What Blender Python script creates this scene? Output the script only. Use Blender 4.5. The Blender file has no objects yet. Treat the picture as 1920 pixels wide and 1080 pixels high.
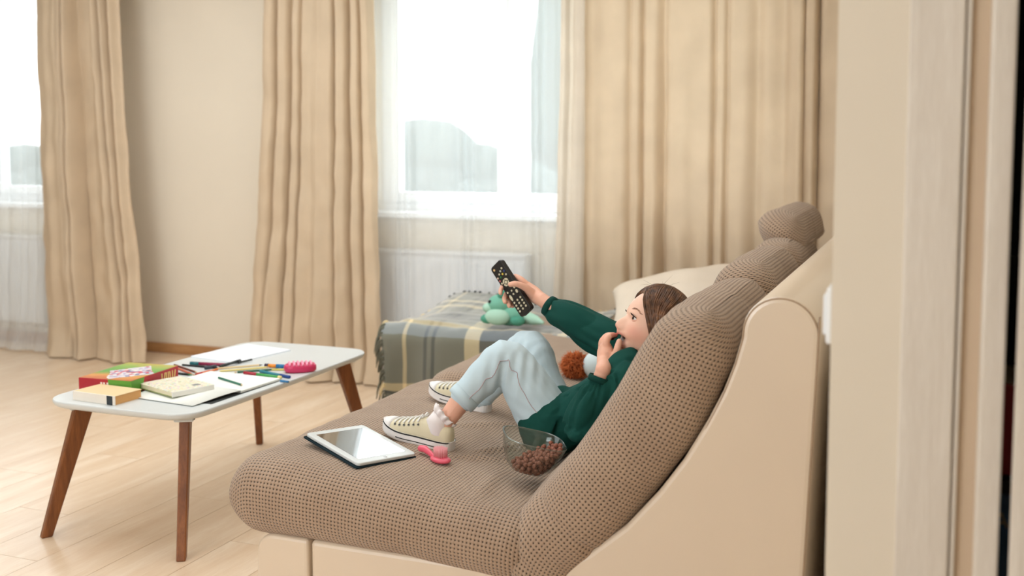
import bpy, bmesh, math, random
import numpy as np
from mathutils import Vector, Matrix, noise
from mathutils.bvhtree import BVHTree
random.seed(7)
sc = bpy.context.scene
col = sc.collection
# ------------------------------------------------------------------ camera, light, exposure
CAM_H = 1.25
YAW = math.radians(21.5)
PITCH = math.atan(0.08)
cd = bpy.data.cameras.new('camera')
cd.sensor_width = 36.0
cd.lens = 36.0 * 2000 / 1920
cd.shift_y = -100 / 1920
cd.clip_start = 0.05
cd.dof.use_dof = True
cd.dof.focus_distance = 2.85
cd.dof.aperture_fstop = 2.6
co = bpy.data.objects.new('camera', cd)
col.objects.link(co)
co.location = (0, 0, CAM_H)
co.rotation_euler = (math.pi / 2 - PITCH, 0, YAW)
sc.camera = co

world = bpy.data.worlds.new('overcast_sky')
sc.world = world
world.use_nodes = True
bg = world.node_tree.nodes['Background']
bg.inputs[0].default_value = (0.93, 0.97, 1.0, 1)
bg.inputs[1].default_value = 5.5

def area(name, loc, rot, sx, sy, power, color=(1, 1, 1)):
    l = bpy.data.lights.new(name, 'AREA')
    l.shape = 'RECTANGLE'; l.size = sx; l.size_y = sy; l.energy = power; l.color = color
    o = bpy.data.objects.new(name, l); col.objects.link(o)
    o.location = loc; o.rotation_euler = rot
    return o
# unseen area light added under the ceiling as soft fill from above
area('ceiling_fill_light', (-2.9, 3.2, 2.66), (0, 0, 0), 4.2, 2.2, 50, (0.88, 0.95, 1.0))
# daylight entering through the two windows and the rear opening added for fill
# (portals only guide the sampling of the sky's light through the openings)
for nm, loc, rx, w_, h_ in (('central_window_portal', (-1.725, 5.60, 1.63), -90, 2.4, 1.46), ('left_window_portal', (-5.86, 5.60, 1.63), -90, 1.6, 1.46), ('rear_fill_opening_portal', (-2.5, -1.35, 1.6), 90, 2.4, 1.5)):
    po = area(nm, loc, (math.radians(rx), 0, 0), w_, h_, 10)
    po.data.cycles.is_portal = True

vs = sc.view_settings
vs.view_transform = 'Standard'; vs.look = 'None'; vs.gamma = 1.0; vs.use_curve_mapping = False
vs.exposure = 0.48
sc.cycles.max_bounces = 7
sc.cycles.transparent_max_bounces = 12
sc.cycles.use_denoising = True
sc.cycles.use_adaptive_sampling = True
sc.cycles.adaptive_threshold = 0.06
sc.cycles.caustics_reflective = False
sc.cycles.caustics_refractive = False

# ------------------------------------------------------------------ camera rays, to place things in the room from image pixels
FW = Vector((-math.sin(YAW) * math.cos(PITCH), math.cos(YAW) * math.cos(PITCH), -math.sin(PITCH)))
RT = Vector((math.cos(YAW), math.sin(YAW), 0))
UP = RT.cross(FW)
EYE = Vector((0, 0, CAM_H))
def ray(x, y): return FW + RT * ((x - 960) / 2000) - UP * ((y - 440) / 2000)
def at_z(x, y, z):
    r = ray(x, y); return EYE + r * ((z - CAM_H) / r.z)
def at_y(x, y, Y):
    r = ray(x, y); return EYE + r * (Y / r.y)
def at_d(x, y, d): return EYE + ray(x, y) * d
def depth(p): return (Vector(p) - EYE).dot(FW)

# ------------------------------------------------------------------ object helpers
WP = {}
def wpos(o): return WP.get(o.name, Vector((0, 0, 0))) if o else Vector((0, 0, 0))
def tag(o, label, cat=None, group=None, kind=None):
    if label: o['label'] = label
    if cat: o['category'] = cat
    if group: o['group'] = group
    if kind: o['kind'] = kind
    return o
def empty(name, loc, label, cat, group=None):
    o = bpy.data.objects.new(name, None); col.objects.link(o)
    o.location = loc; o.empty_display_size = 0.05
    WP[o.name] = Vector(loc)
    return tag(o, label, cat, group)
def put(name, me, mat=None, parent=None):
    o = bpy.data.objects.new(name, me); col.objects.link(o)
    if mat: me.materials.append(mat)
    if parent:
        o.parent = parent; o.location = -wpos(parent)
    return o
def mesh(name, v, f, smooth=True, uv=None):
    me = bpy.data.meshes.new(name)
    me.from_pydata([tuple(p) for p in v], [], f)
    if smooth: me.polygons.foreach_set('use_smooth', [True] * len(me.polygons))
    if uv is not None:
        l = me.uv_layers.new(name='UVMap')
        idx = np.empty(len(me.loops), dtype=np.int32); me.loops.foreach_get('vertex_index', idx)
        l.data.foreach_set('uv', np.asarray(uv, dtype=np.float32)[idx].ravel())
    me.update()
    return me
def fix_normals(me):
    bm = bmesh.new(); bm.from_mesh(me)
    bmesh.ops.recalc_face_normals(bm, faces=bm.faces[:]); bm.to_mesh(me); bm.free()
def frame_along(d):
    d = Vector(d).normalized()
    a = Vector((0, 0, 1)) if abs(d.z) < 0.9 else Vector((1, 0, 0))
    s = d.cross(a).normalized(); return s, s.cross(d).normalized()
class MB:
    def __init__(s): s.v = []; s.f = []; s.sm = []
    def add(s, v, f, smooth=False):
        b = len(s.v); s.v += [Vector(p) for p in v]; s.f += [tuple(b + i for i in q) for q in f]; s.sm += [smooth] * len(f); return s
    def box(s, lo, hi, M=None):
        v = [Vector((x, y, z)) for x in (lo[0], hi[0]) for y in (lo[1], hi[1]) for z in (lo[2], hi[2])]
        if M is not None: v = [M @ p for p in v]
        return s.add(v, [(0, 1, 3, 2), (4, 6, 7, 5), (0, 4, 5, 1), (2, 3, 7, 6), (0, 2, 6, 4), (1, 5, 7, 3)])
    def tube(s, pts, rad, n=10, smooth=True, round_ends=False):
        pts = [Vector(p) for p in pts]
        if not hasattr(rad, '__len__'): rad = [rad] * len(pts)
        rad = list(rad)
        if round_ends:
            d0 = (pts[0] - pts[1]).normalized(); d1 = (pts[-1] - pts[-2]).normalized()
            r0, r1 = rad[0], rad[-1]
            pre = [(pts[0] + d0 * r0 * math.sin(a), r0 * math.cos(a)) for a in (1.45, 1.1, 0.7, 0.35)]
            post = [(pts[-1] + d1 * r1 * math.sin(a), r1 * math.cos(a)) for a in (0.35, 0.7, 1.1, 1.45)]
            pts = [p for p, _ in pre] + pts + [p for p, _ in post]
            rad = [r for _, r in pre] + rad + [r for _, r in post]
        v = []; f = []; m = len(pts)
        t = (pts[1] - pts[0]); sx, sy = frame_along(t)
        for i, p in enumerate(pts):
            t = (pts[min(i + 1, m - 1)] - pts[max(i - 1, 0)]).normalized()
            sx = (sx - t * sx.dot(t)).normalized(); sy = t.cross(sx)
            for k in range(n):
                a = 2 * math.pi * k / n
                v.append(p + (sx * math.cos(a) + sy * math.sin(a)) * rad[i])
        for i in range(m - 1):
            for k in range(n):
                k2 = (k + 1) % n
                f.append((i * n + k, i * n + k2, (i + 1) * n + k2, (i + 1) * n + k))
        f.append(tuple(range(n - 1, -1, -1))); f.append(tuple((m - 1) * n + k for k in range(n)))
        return s.add(v, f, smooth)
    def ball(s, c, r, n=12, m=8, M=None):
        c = Vector(c)
        if not hasattr(r, '__len__'): r = (r, r, r)
        v = []; f = []
        for i in range(m + 1):
            th = math.pi * i / m
            for k in range(n):
                a = 2 * math.pi * k / n
                p = Vector((r[0] * math.sin(th) * math.cos(a), r[1] * math.sin(th) * math.sin(a), r[2] * math.cos(th)))
                v.append(c + (M @ p if M is not None else p))
        for i in range(m):
            for k in range(n):
                k2 = (k + 1) % n
                if i == 0: f.append((k, n + k, n + k2))
                elif i == m - 1: f.append((i * n + k, (i + 1) * n + k, i * n + k2))
                else: f.append((i * n + k, (i + 1) * n + k, (i + 1) * n + k2, i * n + k2))
        return s.add(v, f, True)
    def prism(s, poly, fn, smooth=False):
        """poly: list of 2-D points; fn(p, k) gives the 3-D point for side k = 0, 1"""
        n = len(poly); v = [fn(p, 0) for p in poly] + [fn(p, 1) for p in poly]
        s.add(v, [(i, (i + 1) % n, n + (i + 1) % n, n + i) for i in range(n)], smooth)
        b = len(s.v) - 2 * n
        s.f += [tuple(b + i for i in range(n - 1, -1, -1)), tuple(b + n + i for i in range(n))]; s.sm += [False, False]
        return s
    def build(s, name, mat, parent=None, bevel=0, seg=2, fix=True, sub=0):
        me = bpy.data.meshes.new(name)
        me.from_pydata([tuple(p) for p in s.v], [], s.f)
        me.polygons.foreach_set('use_smooth', s.sm)
        me.update()
        if fix: fix_normals(me)
        o = put(name, me, mat, parent)
        if bevel:
            b = o.modifiers.new('bevel', 'BEVEL'); b.width = bevel; b.segments = seg; b.limit_method = 'ANGLE'; b.angle_limit = math.radians(40); b.harden_normals = False
        if sub:
            b = o.modifiers.new('sub', 'SUBSURF'); b.levels = sub; b.render_levels = sub
        return o
def boxpart(name, lo, hi, mat, parent=None, bevel=0.003):
    return MB().box(lo, hi).build(name, mat, parent, bevel)
def copy_tree(o, parent=None):
    c = o.copy(); col.objects.link(c)
    if parent: c.parent = parent
    for ch in list(o.children): copy_tree(ch, c)
    return c
def catmull(pts, n):
    P = [np.array(p, float) for p in pts]
    P = [2 * P[0] - P[1]] + P + [2 * P[-1] - P[-2]]
    out = []
    for i in range(1, len(P) - 2):
        for k in range(24):
            t = k / 24
            out.append(0.5 * ((2 * P[i]) + (-P[i - 1] + P[i + 1]) * t + (2 * P[i - 1] - 5 * P[i] + 4 * P[i + 1] - P[i + 2]) * t * t + (-P[i - 1] + 3 * P[i] - 3 * P[i + 1] + P[i + 2]) * t ** 3))
    out.append(P[-2]); out = np.array(out)
    d = np.r_[0, np.cumsum(np.linalg.norm(np.diff(out[:, :2] if out.shape[1] == 3 and False else out, axis=0), axis=1))]
    q = np.linspace(0, d[-1], n)
    return np.stack([np.interp(q, d, out[:, k]) for k in range(out.shape[1])], 1)
def nz(p, s): return noise.noise(Vector(p) * s)

# ------------------------------------------------------------------ materials
def lin(c):
    return tuple(((x / 255) / 12.92 if x / 255 <= 0.04045 else ((x / 255 + 0.055) / 1.055) ** 2.4) for x in c) + (1,)
class NT:
    def __init__(s, name):
        s.m = bpy.data.materials.new(name); s.m.use_nodes = True
        s.t = s.m.node_tree; s.b = s.t.nodes['Principled BSDF']; s.out = s.t.nodes['Material Output']
    def n(s, typ, **kw):
        x = s.t.nodes.new(typ)
        for k, v in kw.items():
            if k.startswith('i_'):
                key = k[2:]
                key = int(key) if key.isdigit() else key
                if hasattr(v, 'bl_rna') and hasattr(v, 'is_linked'): s.t.links.new(v, x.inputs[key])
                else: x.inputs[key].default_value = v
            else: setattr(x, k, v)
        return x
    def l(s, a, b): s.t.links.new(a, b)
    def math(s, op, a, b=0.0, c=None):
        kw = dict(operation=op, i_0=a, i_1=b)
        if c is not None: kw['i_2'] = c
        return s.n('ShaderNodeMath', **kw).outputs[0]
    def ramp(s, fac, stops):
        r = s.n('ShaderNodeValToRGB', i_0=fac); e = r.color_ramp.elements
        while len(e) > 1: e.remove(e[-1])
        e[0].position = stops[0][0]; e[0].color = stops[0][1]
        for p, c in stops[1:]:
            q = e.new(p); q.color = c
        return r.outputs[0]
    def mix(s, fac, a, b):
        x = s.n('ShaderNodeMix', data_type='RGBA')
        for k, v in ((0, fac), (6, a), (7, b)):
            if hasattr(v, 'is_linked'): s.l(v, x.inputs[k])
            else: x.inputs[k].default_value = v
        return x.outputs[2]
    def bump(s, h, strength=0.3, dist=0.002):
        x = s.n('ShaderNodeBump', i_Strength=strength, i_Distance=dist, i_Height=h)
        s.l(x.outputs[0], s.b.inputs['Normal']); return x
    def base(s, c):
        if hasattr(c, 'is_linked'): s.l(c, s.b.inputs['Base Color'])
        else: s.b.inputs['Base Color'].default_value = c
        return s
    def set(s, **kw):
        for k, v in kw.items(): s.b.inputs[k.replace('_', ' ')].default_value = v
        return s
def plain(name, c, rough=0.5, var=0.06, scale=8, bump=0.0, bscale=200, spec=0.5, metallic=0.0, sheen=0.0):
    t = NT(name); g = t.n('ShaderNodeTexCoord').outputs['Object']
    no = t.n('ShaderNodeTexNoise', i_Vector=g, i_Scale=scale, i_Detail=4.0).outputs[0]
    a = lin(c); d = tuple(x * (1 - var) for x in a[:3]) + (1,); u = tuple(min(1, x * (1 + var)) for x in a[:3]) + (1,)
    t.base(t.ramp(no, [(0.3, d), (0.7, u)]))
    t.set(Roughness=rough, Metallic=metallic); t.b.inputs['Specular IOR Level'].default_value = spec
    if sheen: t.b.inputs['Sheen Weight'].default_value = sheen
    if bump:
        t.bump(t.n('ShaderNodeTexNoise', i_Vector=g, i_Scale=float(bscale), i_Detail=3.0).outputs[0], bump, 0.001)
    return t.m
def wood(name, light, dark, axis=1, stretch=14, scale=5.0, rough=0.45, rand=True, grain=0.5):
    t = NT(name); g = t.n('ShaderNodeTexCoord').outputs['Object']
    if rand:
        r = t.n('ShaderNodeObjectInfo').outputs['Random']
        off = t.n('ShaderNodeCombineXYZ', i_0=t.math('MULTIPLY', r, 37.0), i_1=t.math('MULTIPLY', r, 91.0), i_2=t.math('MULTIPLY', r, 13.0)).outputs[0]
        g = t.n('ShaderNodeVectorMath', operation='ADD', i_0=g, i_1=off).outputs[0]
    s = [stretch] * 3; s[axis] = 1.0
    mp = t.n('ShaderNodeMapping', i_Vector=g, i_Scale=tuple(s)).outputs[0]
    n1 = t.n('ShaderNodeTexNoise', i_Vector=mp, i_Scale=scale * 0.35, i_Detail=5.0, i_Roughness=0.6, i_Distortion=0.6).outputs[0]
    n2 = t.n('ShaderNodeTexNoise', i_Vector=mp, i_Scale=scale * 4, i_Detail=3.0).outputs[0]
    f = t.math('ADD', t.math('MULTIPLY', n1, 1 - grain * 0.5), t.math('MULTIPLY', n2, grain * 0.5))
    t.base(t.ramp(f, [(0.34, lin(dark)), (0.52, lin([(a + b) / 2 for a, b in zip(light, dark)])), (0.66, lin(light))]))
    t.set(Roughness=rough); t.bump(n2, 0.06, 0.001)
    return t
M = {}
M['wall'] = plain('wall_paint', (232, 221, 203), 0.85, 0.015, 3, 0.05, 120, 0.2)
M['white'] = plain('white_lacquer', (210, 214, 213), 0.32, 0.01)
M['pvc'] = plain('white_window_plastic', (242, 244, 246), 0.35, 0.01)
t = wood('floor_oak', (240, 219, 194), (222, 192, 160), 1, 9, 4.0, 0.30)
t.b.inputs['Specular IOR Level'].default_value = 0.5
M['floor'] = t.m
M['leg'] = wood('walnut_stained_wood', (150, 92, 48), (104, 58, 28), 2, 10, 8, 0.4).m
M['skirting'] = wood('skirting_oak', (196, 150, 102), (160, 112, 70), 0, 12, 4, 0.45).m
M['casing'] = wood('pale_ash_veneer', (236, 228, 217), (216, 205, 191), 2, 26, 7, 0.5, True, 0.9).m
M['jamb'] = plain('smooth_beige_edge', (212, 188, 160), 0.6, 0.02)
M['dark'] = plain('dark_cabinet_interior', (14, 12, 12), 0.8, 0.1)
M['leather'] = plain('cream_leather', (220, 202, 180), 0.34, 0.03, 2, 0.12, 350, 0.4)
M['leather_dark'] = plain('taupe_sofa_trim', (170, 146, 122), 0.6, 0.05)
def waffle():
    t = NT('waffle_upholstery')
    uv = t.n('ShaderNodeUVMap').outputs[0]
    xy = t.n('ShaderNodeSeparateXYZ', i_0=uv)
    k = math.pi / 0.0098
    a = t.math('ABSOLUTE', t.math('SINE', t.math('MULTIPLY', xy.outputs[0], k)))
    b = t.math('ABSOLUTE', t.math('SINE', t.math('MULTIPLY', xy.outputs[1], k)))
    mx = t.math('MAXIMUM', a, b); ml = t.math('MULTIPLY', a, b)
    hh = t.math('ADD', t.math('MULTIPLY', mx, 0.55), t.math('MULTIPLY', t.math('POWER', ml, 0.6), 0.45))
    no = t.n('ShaderNodeTexNoise', i_Vector=uv, i_Scale=9.0, i_Detail=4.0).outputs[0]
    c = t.mix(no, lin((164, 138, 116)), lin((188, 163, 140)))
    dark_dot = t.ramp(t.math('ADD', t.math('MULTIPLY', mx, 0.8), t.math('MULTIPLY', ml, 0.2)), [(0.22, (0, 0, 0, 1)), (0.66, (1, 1, 1, 1))])
    t.base(t.mix(dark_dot, lin((50, 34, 24)), c))  # darker dots in the colour at the low corners of each waffle cell
    t.set(Roughness=0.9); t.b.inputs['Specular IOR Level'].default_value = 0.15; t.b.inputs['Sheen Weight'].default_value = 0.25
    t.bump(hh, 0.9, 0.004)
    return t.m
M['waffle'] = waffle()
def cloth(name, c, weave=700, trans=0.0, var=0.05, rough=0.9, strength=0.2, uvw=False):
    t = NT(name); g = t.n('ShaderNodeTexCoord').outputs['Object']
    w = t.n('ShaderNodeTexNoise', i_Vector=g, i_Scale=float(weave), i_Detail=2.0).outputs[0]
    n2 = t.n('ShaderNodeTexNoise', i_Vector=g, i_Scale=6.0, i_Detail=3.0).outputs[0]
    a = lin(c); d = tuple(x * (1 - var) for x in a[:3]) + (1,); u = tuple(min(1, x * (1 + var)) for x in a[:3]) + (1,)
    cc = t.ramp(n2, [(0.3, d), (0.7, u)])
    t.base(cc); t.set(Roughness=rough); t.b.inputs['Specular IOR Level'].default_value = 0.15
    t.bump(w, strength, 0.0006)
    if trans:
        tr = t.n('ShaderNodeBsdfTranslucent'); t.l(cc, tr.inputs[0])
        mx = t.n('ShaderNodeMixShader', i_0=trans); t.l(t.b.outputs[0], mx.inputs[1]); t.l(tr.outputs[0], mx.inputs[2])
        t.l(mx.outputs[0], t.out.inputs[0])
    return t.m
M['curtain'] = cloth('beige_curtain_linen', (214, 193, 166), 500, 0.14)
_l = M['leather'].node_tree.nodes['Principled BSDF']; _l.inputs['Coat Weight'].default_value = 0.6; _l.inputs['Coat Roughness'].default_value = 0.32; _l.inputs['Coat IOR'].default_value = 1.7
M['lining'] = cloth('pale_curtain_lining', (222, 210, 194), 500, 0.35)
def sheer():
    t = NT('white_voile')
    t.base((0.93, 0.95, 0.95, 1)); t.set(Roughness=0.9); t.b.inputs['Specular IOR Level'].default_value = 0.0
    tr = t.n('ShaderNodeBsdfTranslucent', i_0=(0.95, 0.97, 0.97, 1)); tp = t.n('ShaderNodeBsdfTransparent', i_0=(1, 1, 1, 1))
    m1 = t.n('ShaderNodeMixShader', i_0=0.25); t.l(t.b.outputs[0], m1.inputs[1]); t.l(tr.outputs[0], m1.inputs[2])
    m2 = t.n('ShaderNodeMixShader', i_0=0.54); t.l(m1.outputs[0], m2.inputs[1]); t.l(tp.outputs[0], m2.inputs[2])
    t.l(m2.outputs[0], t.out.inputs[0]); return t.m
M['sheer'] = sheer()
def glass(name, tint, rough=0.0, ior=1.45):
    t = NT(name)
    lw = t.n('ShaderNodeLayerWeight', i_Blend=0.5).outputs['Facing']
    fr = t.math('ADD', t.math('MULTIPLY', t.math('POWER', lw, 5.0), 0.9), ((ior - 1) / (ior + 1)) ** 2)
    tp = t.n('ShaderNodeBsdfTransparent', i_0=tint); gl = t.n('ShaderNodeBsdfGlossy', i_Roughness=rough)
    m = t.n('ShaderNodeMixShader', i_0=fr); t.l(tp.outputs[0], m.inputs[1]); t.l(gl.outputs[0], m.inputs[2])
    t.l(m.outputs[0], t.out.inputs[0]); return t.m
M['pane'] = glass('window_glass', (0.97, 0.98, 0.98, 1))
M['glass'] = glass('bowl_glass', (0.94, 0.97, 0.96, 1), 0.08, 1.7)
M['jeans'] = cloth('light_blue_denim', (198, 217, 225), 900, 0, 0.06, 0.85, 0.3)
M['seam'] = plain('pink_denim_stitch', (190, 172, 176), 0.8)
M['sweater'] = cloth('dark_green_jersey', (20, 70, 62), 900, 0, 0.10, 0.85, 0.25)
M['sweater_rib'] = cloth('dark_green_rib', (17, 62, 55), 400, 0, 0.10, 0.85, 0.4)
M['sock'] = cloth('white_cotton_sock', (238, 230, 228), 900, 0, 0.03, 0.9, 0.3)
M['rubber'] = plain('white_rubber', (238, 234, 232), 0.5, 0.02)
M['black'] = plain('black_plastic', (22, 22, 22), 0.45, 0.1)
M['black_soft'] = plain('black_rubber_stripe', (18, 18, 20), 0.6, 0.1)
M['canvas'] = cloth('pale_gold_canvas', (222, 212, 182), 700, 0, 0.05, 0.55, 0.4)
M['lace'] = plain('white_lace', (240, 238, 234), 0.8)
M['eyelet'] = plain('steel_eyelet', (150, 148, 142), 0.35, 0.05, metallic=0.8)
M['dark_dot'] = plain('eyelet_hole', (40, 38, 36), 0.8)
def skin():
    t = NT('skin')
    at = t.n('ShaderNodeAttribute', attribute_name='tint').outputs['Color']
    g = t.n('ShaderNodeTexCoord').outputs['Object']
    no = t.n('ShaderNodeTexNoise', i_Vector=g, i_Scale=30.0, i_Detail=3.0).outputs[0]
    c = t.mix(t.math('MULTIPLY', no, 0.12), at, lin((205, 130, 105)))
    t.base(c); t.set(Roughness=0.5); t.b.inputs['Specular IOR Level'].default_value = 0.35
    t.b.inputs['Subsurface Weight'].default_value = 0.12
    t.b.inputs['Subsurface Radius'].default_value = (0.012, 0.005, 0.003)
    t.b.inputs['Subsurface Scale'].default_value = 0.5
    return t.m
M['skin'] = skin()
def hair_mat():
    t = NT('brown_hair'); g = t.n('ShaderNodeTexCoord').outputs['Object']
    no = t.n('ShaderNodeTexNoise', i_Vector=g, i_Scale=55.0, i_Detail=3.0).outputs[0]
    t.base(t.ramp(no, [(0.3, lin((62, 40, 26))), (0.55, lin((104, 70, 46))), (0.75, lin((150, 106, 72)))]))
    t.set(Roughness=0.42); t.b.inputs['Specular IOR Level'].default_value = 0.45; return t.m
M['hair'] = hair_mat()
M['brow'] = plain('brown_brow_hair', (160, 116, 90), 0.8)
M['lash'] = plain('dark_lash', (40, 26, 20), 0.7)
M['eyewhite'] = plain('eye_white', (225, 220, 215), 0.2, 0.01)
M['iris'] = plain('brown_iris', (48, 30, 20), 0.15, 0.2, 300)
def solid(c, rough=0.5, var=0.05, **k):
    key = 'solid_%02x%02x%02x_%d' % (*c, int(rough * 100))
    if key not in M: M[key] = plain('paint_%02x%02x%02x' % c, c, rough, var, **k)
    return M[key]
# ================================================================== THE SETTING
PY = 1.62
M['ceil'] = plain('ceiling_paint', (244, 242, 238), 0.9, 0.01)
WY = 5.27          # inner face of the window wall
def struct(o): o['kind'] = 'structure'; return o
# floor: sub-floor slab with single planks as its pieces
floor = struct(boxpart('floor', (-8.6, -1.5, -0.06), (0.9, WY + 0.3, -0.0125), plain('floor_joint', (120, 92, 66), 0.8), None, 0))
PW, PL = 0.222, 1.32
pm = MB().box((-PW / 2 + 0.0008, -PL / 2 + 0.0008, -0.0125), (PW / 2 - 0.0008, PL / 2 - 0.0008, 0)).build('plank', M['floor'], floor, 0)
plank_me = pm.data
first = True
nx = 0
x = -2.725 - PW * 19
while x < 0.35:
    offs = {0: 0.31, 1: 0.82, 2: 0.05, 3: 0.58}[int(round((x + 2.725) / PW)) % 4]
    y = 2.0 - PL * 1.5 + offs * PL if x < -1.4 else 0.4 + offs * PL
    while y - PL / 2 < WY:
        o = pm if first else bpy.data.objects.new('plank', plank_me)
        if not first: col.objects.link(o); o.parent = floor
        first = False
        o.location = (x + PW / 2, y, 0)
        y += PL
    x += PW
# window wall with two openings
Z0, Z1 = 0.905, 2.36
W1 = (-2.92, -0.53); W2 = (-6.66, -5.06)
w = MB()
CEIL = 2.7
for a, b in ((-8.4, W2[0]), (W2[1], W1[0]), (W1[1], 0.0)): w.box((a, WY, 0), (b, WY + 0.3, CEIL))
for a, b in (W1, W2):
    w.box((a, WY, 0), (b, WY + 0.3, Z0)); w.box((a, WY, Z1), (b, WY + 0.3, CEIL))
wallw = struct(w.build('wall_window', M['wall'])); tag(wallw, 'pale beige painted wall between the two curtained windows')
for k, (a, b) in enumerate(((-8.4, -0.14),)):
    bb = struct(MB().box((a, WY - 0.016, 0), (b, WY, 0.062)).build('baseboard_window', M['skirting'], None, 0.004))
    tag(bb, 'light brown wooden skirting board along the window wall')
cl_ = struct(boxpart('ceiling', (-8.6, -1.5, CEIL), (0.9, WY + 0.3, CEIL + 0.1), M['ceil'], None, 0)); tag(cl_, 'plain white ceiling of the room')
wb = MB()
for lo, hi in (((-8.6, -1.5, 0), (-3.7, -1.3, CEIL)), ((-1.3, -1.5, 0), (0.9, -1.3, CEIL)), ((-3.7, -1.5, 0), (-1.3, -1.3, 0.85)), ((-3.7, -1.5, 2.35), (-1.3, -1.3, CEIL))): wb.box(lo, hi)  # unseen opening, sized to let fill daylight in from behind the viewer
wb = struct(wb.build('wall_back', M['wall'])); tag(wb, 'rear wall of the room behind the viewer, with a wide opening added for fill light')
wr_ = struct(boxpart('wall_hall', (0.7, -1.3, 0), (0.9, PY + 0.32, CEIL), M['wall'], None, 0)); tag(wr_, 'beige side wall of the hall beside the bookcase')
wl = struct(boxpart('wall_left', (-8.6, -1.3, 0), (-8.4, WY + 0.3, CEIL), M['wall'], None, 0)); tag(wl, 'beige side wall of the living room')
def window(n, X0, X1, label, k=2):
    yw = WY + 0.13
    fr = MB()
    for lo, hi in (((X0, yw, Z0), (X0 + 0.06, yw + 0.07, Z1)), ((X1 - 0.06, yw, Z0), (X1, yw + 0.07, Z1)), ((X0 + .06, yw, Z0), (X1 - .06, yw + 0.07, Z0 + 0.05)), ((X0 + .06, yw, Z1 - 0.06), (X1 - .06, yw + 0.07, Z1))): fr.box(lo, hi)
    xm = (X0 + X1) / 2
    xs = [X0 + (X1 - X0) * i / k for i in range(1, k)]
    xm = xs[0]
    for q in xs: fr.box((q - 0.03, yw, Z0 + 0.05), (q + 0.03, yw + 0.07, Z1 - 0.06))
    root = struct(fr.build('window_%d' % n, M['pvc'], None, 0.004)); tag(root, label)
    for a, b in zip([X0 + 0.06] + [q + 0.03 for q in xs], [q - 0.03 for q in xs] + [X1 - 0.06]):
        s = MB(); y0 = yw - 0.015; y1 = yw + 0.05; q = 0.055; zb = Z0 + 0.05; zt = Z1 - 0.06
        s.box((a, y0, zb), (a + q, y1, zt)); s.box((b - q, y0, zb), (b, y1, zt)); s.box((a + q, y0, zb), (b - q, y1, zb + q)); s.box((a + q, y0, zt - q), (b - q, y1, zt))
        so = s.build('sash', M['pvc'], root, 0.004)
        MB().box((a + q, yw + 0.015, zb + q), (b - q, yw + 0.022, zt - q)).build('pane', M['pane'], so)
        MB().box((a + q, yw + 0.03, zb + q), (b - q, yw + 0.037, zt - q)).build('pane', M['pane'], so)
    h = MB().box((xm + 0.05, yw - 0.03, 1.42), (xm + 0.075, yw - 0.015, 1.49)).tube([(xm + 0.062, yw - 0.03, 1.47), (xm + 0.062, yw - 0.055, 1.47), (xm + 0.062, yw - 0.058, 1.36)], 0.008, 8)
    h.build('window_handle', M['pvc'], root)
    MB().box((X0 - 0.04, WY - 0.06, Z0 - 0.03), (X1 + 0.04, WY + 0.13, Z0 + 0.002)).build('window_sill', M['pvc'], root, 0.006)
window(1, *W1, 'white framed window behind the sheer curtain above the plaid blanket', 3)
window(2, *W2, 'white framed window at the far left behind its sheer curtain')
# outdoors
gr = struct(boxpart('outdoor_ground', (-40, WY + 1.5, -3.4), (30, 60, -3.2), plain('grey_lawn', (150, 158, 148), 0.95), None, 0)); tag(gr, 'pale ground outside below the windows')
def tree(X, Y, h, r, label, rx=None):
    rx = rx or r
    root = empty('garden_tree', (X, Y, -3.2), label, 'tree', 'trees outside the windows')
    MB().tube([(X, Y, -3.2), (X + .1, Y, -1.5), (X, Y, h - r)], [0.22, 0.17, 0.08], 10).build('trunk', solid((120, 112, 104), 0.9), root)
    m = MB()
    if rx < r / 2:
        m.tube([(X, Y, h - 2 * r + 2 * r * q / 14) for q in range(15)], [rx * (0.35 + 0.75 * math.sin(math.pi * (0.12 + 0.85 * q / 14))) for q in range(15)], 24, round_ends=True)
    for k in range(0 if rx < r / 2 else 34):
        d = Vector((random.gauss(0, 1), random.gauss(0, 1), random.gauss(0, 0.8))).normalized()
        e = random.uniform(0.3, 0.75); c = Vector((X + d.x * rx * e, Y + d.y * rx * e, h - r + d.z * r * e))
        q = min(r, rx) * random.uniform(0.4, 0.6)
        m.ball(c, (q, q, q * 0.85), 14, 9)
    me_o = m.build('crown', plain('grey_green_foliage', (52, 62, 60), 0.95, 0.15, 2), root)
    for v in me_o.data.vertices:
        v.co += v.normal * (0.05 * nz(v.co, 3.1))
tree(-6.3, 13.0, 1.85, 1.7, 'hazy garden tree outside the central window, left of its frame post', 2.4)
tree(-5.45, 16.4, 5.0, 2.8, 'hazy garden tree outside the central window, right of its frame post', 0.62)
tree(-14.7, 14.2, 1.6, 2.0, 'hazy garden tree outside the far left window')
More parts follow.
